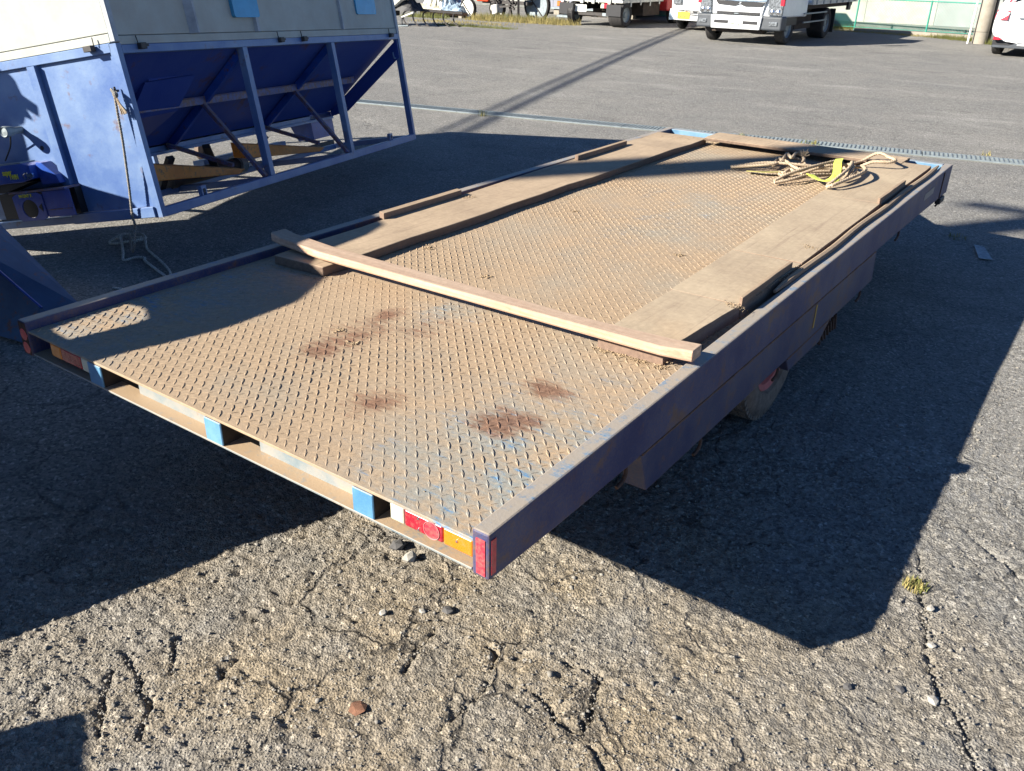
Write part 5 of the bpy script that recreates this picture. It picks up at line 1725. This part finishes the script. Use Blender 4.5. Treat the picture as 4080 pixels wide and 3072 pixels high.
# shed on blocks
sd = thing('storage_shed', 'grey panelled storage shed raised on blocks, left of the red truck', 'shed', (-13.0, 24.2, 0))
for k in range(8):
    MB().box(-1.9 + k * 0.5, -1.9 + k * 0.5 + 0.494, 0.0, 0.04, 0.22, 2.2).build('siding_panel', M['shed'], sd, bevel=0.005)
sdb = MB()
sdb.box(-1.9, 2.09, 0.041, 2.2, 0.22, 2.2)
sdb.build('shed_body', M['shed'], sd)
MB().box(-2.0, 2.2, -0.1, 2.3, 2.201, 2.3).build('roof', M['shed'], sd)
MB().box(-1.92, 2.10, -0.015, 0.05, 0.17, 0.219).build('sill', M['steel'], sd)
for x in (-1.8, -0.9, -0.4, 0.3, 1.1, 1.8):
    MB().box(x, x + 0.2, 0.05, 0.25, 0.0, 0.169).build('foundation_block', M['concrete'], sd)


def lug_wheel(parent, x, y, r, w, mat):
    tilt = 0.12
    m = MB().lathe([(0.0, -0.01), (0.04, -0.02), (r * 0.90, -0.006), (r * 0.92, 0.02), (0.0, 0.02)], (x, y, r), 'y', 30)
    o = m.build('wheel_disc', mat, parent, smooth=30)
    MB().lathe([(r * 0.90, -0.03), (r, -0.02), (r, w), (r * 0.90, w)], (x, y, r), 'y', 30, closed=True).build('tyre_ring', M['tyre'], o, smooth=40)
    lg = MB()
    for k in range(18):
        a = 2 * math.pi * k / 18
        c, s = math.cos(a), math.sin(a)
        lg.bar((x + c * (r - 0.01), y + w / 2, r + s * (r - 0.01)), (x + c * (r + 0.018), y + w / 2, r + s * (r + 0.018)), 0.03, w, up=(-s, 0, c))
    each(lg, 'wheel_lug', M['tyre'], o)
    MB().bar((x - 0.7 * r, y - 0.03, r + 0.7 * r), (x + 0.5 * r, y - 0.03, 0.35 * r), 0.03, 0.02).build('wheel_stay', M['mech'], o)
    return o


rt = thing('rice_transplanter', 'red rice transplanter with round white wheels beside the shed', 'farm machine', (-14.4, 20.4, 0))
lug_wheel(rt, -0.02, 0.0, 0.27, 0.09, M['styro'])
lug_wheel(rt, 0.50, 0.75, 0.27, 0.09, M['styro'])
lug_wheel(rt, 2.02, 0.6, 0.42, 0.10, M['steel'])
MB().box(0.15, 0.58, 0.2, 0.7, 0.46, 0.80).build('engine_hood', M['red_machine'], rt, bevel=0.04, seg=2)
MB().box(0.3, 1.9, 0.3, 0.6, 0.42, 0.50).build('frame', M['mech'], rt)
lk = MB()
for a, b in (((0.7, 0.2, 0.7), (1.05, 0.15, 0.05)), ((0.95, 0.2, 0.75), (0.72, 0.1, 0.05)), ((1.25, 0.2, 0.8), (1.5, 0.15, 0.04)), ((1.55, 0.2, 0.75), (1.35, 0.15, 0.05)), ((1.7, 0.15, 0.75), (1.75, 0.1, 0.05)), ((0.6, 0.3, 0.5), (1.9, 0.3, 0.62)), ((1.1, 0.1, 0.35), (1.65, 0.1, 0.42)), ((1.15, 0.1, 0.75), (1.6, 0.1, 0.3))):
    lk.bar(a, b, 0.06, 0.05)
each(lk, 'planting_arm', M['mech'], rt)
MB().add([(0.78, 0.05, 0.38), (1.0, 0.05, 0.42), (1.02, 0.05, 0.18), (0.86, 0.05, 0.13), (0.78, 0.15, 0.38), (1.0, 0.15, 0.42), (1.02, 0.15, 0.18), (0.86, 0.15, 0.13)],
         [(0, 3, 2, 1), (4, 5, 6, 7), (0, 1, 5, 4), (1, 2, 6, 5), (2, 3, 7, 6), (3, 0, 4, 7)]).build('float', M['styro'], rt, bevel=0.02)
MB().box(1.5, 1.95, 0.25, 0.4, 0.55, 0.8).build('seedling_tray', M['styro'], rt, bevel=0.02)


def crumple(name, mat, parent, c, size, seed, n=18):
    r = np.random.default_rng(seed)
    m = MB()
    for i in range(n + 1):
        for j in range(n + 1):
            u, v = i / n, j / n
            e = min(u, 1 - u, v, 1 - v) * 4
            z = min(1, e) * size[2] * (0.55 + 0.5 * r.uniform()) * (0.75 + 0.25 * math.sin(u * 9 + seed))
            m.v.append((c[0] + (u - 0.5) * size[0] + r.uniform(-0.02, 0.02), c[1] + (v - 0.5) * size[1], c[2] + z))
    for i in range(n):
        for j in range(n):
            o = i * (n + 1) + j
            m.f.append((o, o + n + 1, o + n + 2, o + 1))
    return m.build(name, mat, parent)


hp = thing('plastic_sheet_heap', 'heap of crumpled clear plastic sheeting on a white foam tray', 'heap', (-15.3, 20.0, 0))
MB().box(-0.85, 0.2, 0.0, 0.9, 0.14, 0.22).build('foam_tray', M['styro'], hp, bevel=0.02)
crumple('plastic_sheet', M['plastic'], hp, (-0.35, 0.45, 0.2), (1.1, 0.9, 0.45), 3)
crumple('plastic_sheet', M['plastic_bl'], hp, (0.35, 0.5, 0.16), (1.0, 0.9, 0.5), 5)
MB().box(-0.8, 0.9, 0.2, 0.8, 0.06, 0.139).build('pallet', M['timber'], hp, bevel=0.01)
for x in (-0.7, 0.1, 0.7):
    MB().box(x, x + 0.12, 0.2, 0.8, 0.0, 0.059).build('pallet_block', M['concrete'], hp)

tl = thing('tine_harrow', 'black spring tine harrow with a white cover, half hidden by the hopper', 'farm machine', (-13.2, 16.5, 0))
MB().hexa([(-1.15, 0.0, 0.44), (-0.55, 0.0, 0.44), (-0.50, 0.6, 0.44), (-1.15, 0.6, 0.44), (-1.15, 0.0, 0.62), (-0.15, 0.0, 0.70), (-0.15, 0.6, 0.70), (-1.15, 0.6, 0.62)]).build('cover', M['styro'], tl, bevel=0.03, seg=2)
MB().box(-1.1, -0.66, 0.02, 0.4, 0.22, 0.439).build('gear_case', M['black'], tl, bevel=0.03)
MB().bar((-0.75, 0.25, 0.40), (1.0, 0.9, 0.34), 0.06, 0.06).build('tool_bar', M['mech'], tl)
for k in range(8):
    x, y = -0.85 + k * 0.22, 0.1 + k * 0.14
    pts = spline([(x, y, 0.36), (x - 0.12, y - 0.02, 0.28), (x - 0.10, y - 0.05, 0.16), (x + 0.02, y - 0.10, 0.06), (x + 0.16, y - 0.14, 0.01)], 5)
    MB().tube(pts, 0.017, 6).build('tine', M['mech'], tl, smooth=50)
MB().bar((-0.25, 0.0, 0.22), (0.10, 0.05, 0.34), 0.06, 0.03).build('white_lever', M['styro'], tl)
MB().tube(spline([(-0.25, 0.0, 0.24), (-0.24, -0.02, 0.1), (-0.22, -0.05, 0.0)], 4), 0.014, 6).build('stand_leg', M['black'], tl)
MB().tube([(-0.62, -0.05, 0.10), (-0.26, -0.12, 0.012), (0.02, -0.08, 0.03)], 0.02, 6).build('skid', M['steel'], tl)
crumple('tarp_bundle', M['black'], tl, (-0.35, 0.35, 0.36), (0.8, 0.6, 0.35), 9, 10)


# ------------------------------------------------------------------ weeds
def blades(cx, cy, n, spread, h, mat, name='grass_tuft', lean=0.6, wd=0.004):
    m = MB()
    for k in range(n):
        a, q = rng.uniform(0, 6.283), spread * math.sqrt(rng.uniform(0, 1))
        x, y = cx + q * math.cos(a), cy + q * math.sin(a)
        z = float(ground_z(x, y)[0]) - 0.004
        b, ln = rng.uniform(0, 6.283), h * rng.uniform(0.45, 1.15)
        d = Vector((math.cos(b), math.sin(b), 0))
        s = Vector((-d.y, d.x, 0)) * wd
        l1 = rng.uniform(0.2, 1.0) * lean
        p0 = Vector((x, y, z))
        p1 = p0 + d * ln * 0.35 * l1 + Vector((0, 0, ln * 0.6))
        p2 = p0 + d * ln * l1 + Vector((0, 0, ln * (1.0 - 0.35 * l1)))
        m.add([p0 - s, p0 + s, p1 + s * 0.7, p1 - s * 0.7, p2], [(0, 1, 2, 3), (3, 2, 4)])
    return m.build(name, mat)


def tuft(x, y, n, spread, h, label, dry=0.5, wd=0.003, group=None):
    t = thing('grass_tuft', label, 'grass', (x, y, 0), group=group)
    for nm, mat, q in (('dry_blades', M['grass_dry'], dry), ('green_blades', M['grass'], 1 - dry)):
        o = blades(x, y, max(4, int(n * q)), spread, h, mat, nm, wd=wd)
        o.data.transform(Matrix.Translation((-x, -y, 0)))
        o.parent = t


tuft(2.424, 1.235, 170, 0.034, 0.034, 'small yellowish grass tuft by the tip of the trailer shadow', 0.55, 0.0016)
tuft(-0.05, 7.75, 60, 0.10, 0.07, 'low weeds growing along the drain grating beyond the trailer front', 0.35)
tuft(-0.75, 7.72, 40, 0.06, 0.05, 'thin weeds at the drain grating behind the blue front beam', 0.3)
tuft(-3.55, 6.95, 26, 0.05, 0.10, 'sprig of green weed at the drain grating beside the hopper post', 0.2)
tuft(1.45, 8.45, 24, 0.04, 0.06, 'lone dry sprig on the tarmac beyond the trailer front', 0.8)
tuft(1.80, 5.20, 34, 0.06, 0.04, 'low weeds by the faded white mark right of the trailer', 0.5)


def weed_strip(x0, y0, x1, y1, n, w, h, mat, name):
    m = MB()
    for k in range(n):
        u = rng.uniform(0, 1)
        x, y = x0 + (x1 - x0) * u + rng.normal(0, w), y0 + (y1 - y0) * u + rng.normal(0, w)
        b, ln = rng.uniform(0, 6.283), h * rng.uniform(0.4, 1.2) * (0.5 + 0.8 * abs(math.sin(u * 17)))
        d = Vector((math.cos(b), math.sin(b), 0))
        s = Vector((0.81, 0.58, 0)) * 0.007
        p0 = Vector((x, y, 0.0))
        m.add([p0 - s, p0 + s, p0 + d * ln * 0.5 + Vector((0, 0, ln))], [(0, 1, 2)])
    structure(m.build(name, mat), 'stuff')


weed_strip(-13.9, 20.0, -10.9, 20.5, 2600, 0.16, 0.16, M['grass_dry'], 'dry_weeds')
weed_strip(-13.6, 20.1, -11.3, 20.6, 900, 0.12, 0.19, M['grass'], 'green_weeds')
weed_strip(-13.2, 17.6, -11.0, 17.9, 700, 0.08, 0.07, M['grass'], 'green_weeds')
weed_strip(-14.6, 18.4, -12.0, 19.0, 500, 0.25, 0.06, M['grass_dry'], 'dry_weeds')
weed_strip(-16.0, 19.5, -14.8, 19.8, 500, 0.15, 0.14, M['grass'], 'green_weeds')
weed_strip(-5.0, 24.9, -2.0, 24.5, 900, 0.15, 0.05, M['grass_dry'], 'dry_weeds')
weed_strip(-2.3, 24.4, -1.2, 23.9, 700, 0.14, 0.10, M['grass'], 'green_weeds')
weed_strip(-8.0, 25.9, -4.6, 25.7, 2200, 0.22, 0.10, M['grass'], 'green_weeds')
weed_strip(-0.9, 23.2, -0.5, 23.3, 200, 0.08, 0.14, M['grass'], 'green_weeds')

# ------------------------------------------------------------------ things left of and behind the camera that cast the shadows in view
EX = Vector((math.cos(SUN_AZ), -math.sin(SUN_AZ), 0))
HX = Vector((math.sin(SUN_AZ), math.cos(SUN_AZ), 0))
up_ = thing('utility_pole', 'tall concrete utility pole standing far behind to the left', 'pole', EX * -1.56 - HX * 9.5)
MB().lathe([(0.20, -0.1), (0.195, 2.0), (0.15, 9.5), (0, 9.5)], (0, 0, 0), 'z', 24).build('shaft', M['concrete'], up_, smooth=40)
MB().box(-0.7, 0.7, -0.05, 0.05, 8.4, 8.5).build('cross_arm', M['steel'], up_)
base = Vector(up_.location)
cd = Vector((-0.25, 0.968, 0)).normalized()
pts = [Vector((-8.12, -9.3, 0)) + cd * (s * 62) + Vector((0, 0, 6.4 - 0.9 * math.sin(math.pi * s))) for s in np.linspace(0, 1, 30)]
cb = MB().tube(pts, 0.04, 8).build('overhead_cable', M['black'], smooth=60)
tag(cb, 'thick black overhead cable bundle strung from the utility pole', 'cable')
pts = [q + Vector((0.9, 0.1, -0.75)) for q in pts]
cb = MB().tube(pts, 0.025, 6).build('overhead_cable', M['black'], smooth=60)
tag(cb, 'thinner black overhead cable hanging under the cable bundle', 'cable')


def make_shadow_caster():
    c0 = HX * -1.6  # unseen stand-in, added for the shadows it casts
    t = thing('shadow_caster', 'unseen blue stand-in machine shaped to cast the shade on the trailer tail', 'shadow caster', c0, -SUN_AZ)
    # local x runs across the light, local y along it
    top = [(0.74, 0.10), (0.70, 0.36), (0.60, 0.52), (0.50, 0.66), (0.43, 0.82), (0.37, 0.88), (-2.0, 0.86), (-2.16, 0.90), (-2.20, 0.96), (-2.34, 0.90), (-2.45, 0.86), (-2.6, 0.86), (-2.65, 0.30), (0.5, 0.25)]
    MB().prism(top, 'y', 0.25, 0.85).build('body', M['bucket'], t, bevel=0.02, seg=2)  # outline fitted to shadow edges, drawn out leftwards to shade the bucket
    # added screen with an opening, cut to cast the deck shadow and its gap
    prof = [(-1.30, 0.90), (-1.18, 1.55), (-1.0, 1.67), (-0.77, 1.68), (-0.65, 1.63), (-0.48, 1.52), (-0.29, 1.47), (-0.07, 1.40), (0.10, 1.27), (0.165, 1.18), (0.20, 1.12), (0.30, 1.0), (0.37, 0.885)]
    lo_ = [(-0.23, 1.12), (-0.05, 0.995), (0.06, 1.03)]
    hi_ = [(-0.23, 1.125), (-0.16, 1.165), (-0.04, 1.17), (0.06, 1.04)]
    N_ = 60
    xs = np.linspace(-1.30, 0.37, N_)
    f = lambda q, x: float(np.interp(x, [p[0] for p in q], [p[1] for p in q]))
    sc = MB()
    for a, b in zip(xs[:-1], xs[1:]):
        def col(z0a, z0b, z1a, z1b):
            sc.hexa([(a, 0.80, z0a), (b, 0.80, z0b), (b, 0.85, z0b), (a, 0.85, z0a), (a, 0.80, z1a), (b, 0.80, z1b), (b, 0.85, z1b), (a, 0.85, z1a)])
        ta, tb = f(prof, a), f(prof, b)
        if a > -0.23 and b < 0.06:
            col(0.87, 0.87, f(lo_, a), f(lo_, b))
            col(f(hi_, a), f(hi_, b), ta, tb)
        else:
            col(0.87, 0.87, ta, tb)
    structure(sc.build('shadow_screen', M['bucket'], t), 'stuff')
    MB().lathe([(0.26, -0.1), (0.37, -0.09), (0.37, 0.09), (0.26, 0.1)], (1.12, 0.25, 0.37), 'x', 28, closed=True).build('front_tyre', M['rubber'], t, smooth=40)  # ring sized and placed to cast the near corner shadow
    MB().lathe([(0.0, -0.05), (0.26, -0.04)], (1.12, 0.25, 0.37), 'x', 24).build('front_rim', M['orange'], t)
    MB().tube([(0.5, 0.4, 0.40), (1.1, 0.25, 0.37)], 0.05, 10).build('front_axle', M['mech'], t)
    MB().lathe([(0.35, -0.16), (0.55, -0.14), (0.55, 0.14), (0.35, 0.16)], (-0.9, -0.2, 0.55), 'x', 32, closed=True).build('rear_tyre', M['rubber'], t, smooth=40)
    MB().lathe([(0.0, -0.06), (0.36, -0.05)], (-0.9, -0.2, 0.55), 'x', 24).build('rear_rim', M['orange'], t)


make_shadow_caster()


def make_person():
    o3 = EX * -2.70 - HX * 1.62
    t = thing('person', 'person in dark work clothes and cap standing left of the hopper end', 'person', o3, math.radians(-124))
    pts = [(0, 0, 0.95), (0, 0, 1.12), (0, 0.01, 1.32), (0, 0.0, 1.45), (0.18, 0, 1.40), (0.25, 0.02, 1.12), (0.24, 0.10, 0.90), (-0.18, 0, 1.40), (-0.25, 0.02, 1.12), (-0.24, 0.10, 0.90),
           (0.10, 0, 0.90), (0.11, 0.01, 0.50), (0.11, -0.02, 0.08), (0.12, 0.12, 0.04), (-0.10, 0, 0.90), (-0.11, 0.01, 0.50), (-0.11, -0.02, 0.08), (-0.12, 0.12, 0.04)]
    ed = [(0, 1), (1, 2), (2, 3), (2, 4), (4, 5), (5, 6), (2, 7), (7, 8), (8, 9), (0, 10), (10, 11), (11, 12), (12, 13), (0, 14), (14, 15), (15, 16), (16, 17)]
    rad = [0.13, 0.125, 0.135, 0.055, 0.065, 0.045, 0.035, 0.065, 0.045, 0.035, 0.085, 0.06, 0.045, 0.04, 0.085, 0.06, 0.045, 0.04]
    me = bpy.data.meshes.new('body')
    me.from_pydata(pts, ed, [])
    ob = bpy.data.objects.new('body', me)
    COL.objects.link(ob)
    ob.parent = t
    ob.modifiers.new('skin', 'SKIN')
    lay = me.skin_vertices[0].data if me.skin_vertices else None
    if lay is None:
        bpy.context.view_layer.objects.active = ob
        lay = me.skin_vertices[0].data
    for v, r in zip(lay, rad):
        v.radius = (r, r * 0.85)
    lay[0].use_root = True
    sb = ob.modifiers.new('sub', 'SUBSURF')
    sb.levels = sb.render_levels = 2
    me.materials.append(M['cloth'])
    hd = MB().lathe([(0.0, -0.135), (0.045, -0.125), (0.07, -0.08), (0.078, -0.02), (0.082, 0.04), (0.070, 0.09), (0.04, 0.118), (0.0, 0.125)], (0, 0.015, 1.585), 'z', 20)
    for i, v in enumerate(hd.v):
        hd.v[i] = (v[0] * 0.92, 0.015 + (v[1] - 0.015) * 1.22, v[2])
    hd.build('head', M['skin'], t, smooth=60)
    MB().hexa([(-0.014, 0.10, 1.545), (0.014, 0.10, 1.545), (0.012, 0.135, 1.55), (-0.012, 0.135, 1.55), (-0.008, 0.10, 1.60), (0.008, 0.10, 1.60), (0.006, 0.108, 1.60), (-0.006, 0.108, 1.60)]).build('nose', M['skin'], t)
    MB().lathe([(0.088, 0.0), (0.092, 0.04), (0.08, 0.09), (0.04, 0.115), (0.0, 0.12)], (0, 0.01, 1.615), 'z', 22).build('cap', M['hair'], t, smooth=50)
    MB().hexa([(-0.06, 0.08, 1.622), (0.06, 0.08, 1.622), (0.05, 0.165, 1.612), (-0.05, 0.165, 1.612), (-0.06, 0.08, 1.632), (0.06, 0.08, 1.632), (0.05, 0.165, 1.62), (-0.05, 0.165, 1.62)]).build('cap_peak', M['hair'], t)
    for sx in (-1, 1):
        MB().lathe([(0, -0.012), (0.028, 0.0), (0, 0.012)], (sx * 0.074, 0.01, 1.575), 'x', 10).build('ear', M['skin'], t)
        MB().lathe([(0, 0.006), (0.011, 0.0)], (sx * 0.032, 0.105, 1.585), 'y', 10).build('eye', M['hair'], t)
        h = MB()
        h.box(sx * 0.24 - 0.018, sx * 0.24 + 0.018, 0.075, 0.16, 0.80, 0.90)
        for k in range(4):
            h.tube([(sx * 0.24, 0.085 + k * 0.021, 0.81), (sx * 0.242, 0.09 + k * 0.022, 0.75 - 0.008 * (k in (1, 2))), (sx * 0.225, 0.095 + k * 0.022, 0.715)], 0.0085, 6)
        h.tube([(sx * 0.24, 0.155, 0.87), (sx * 0.235, 0.185, 0.83), (sx * 0.23, 0.185, 0.79)], 0.010, 6)
        h.build('hand', M['skin'], t, smooth=50)


make_person()
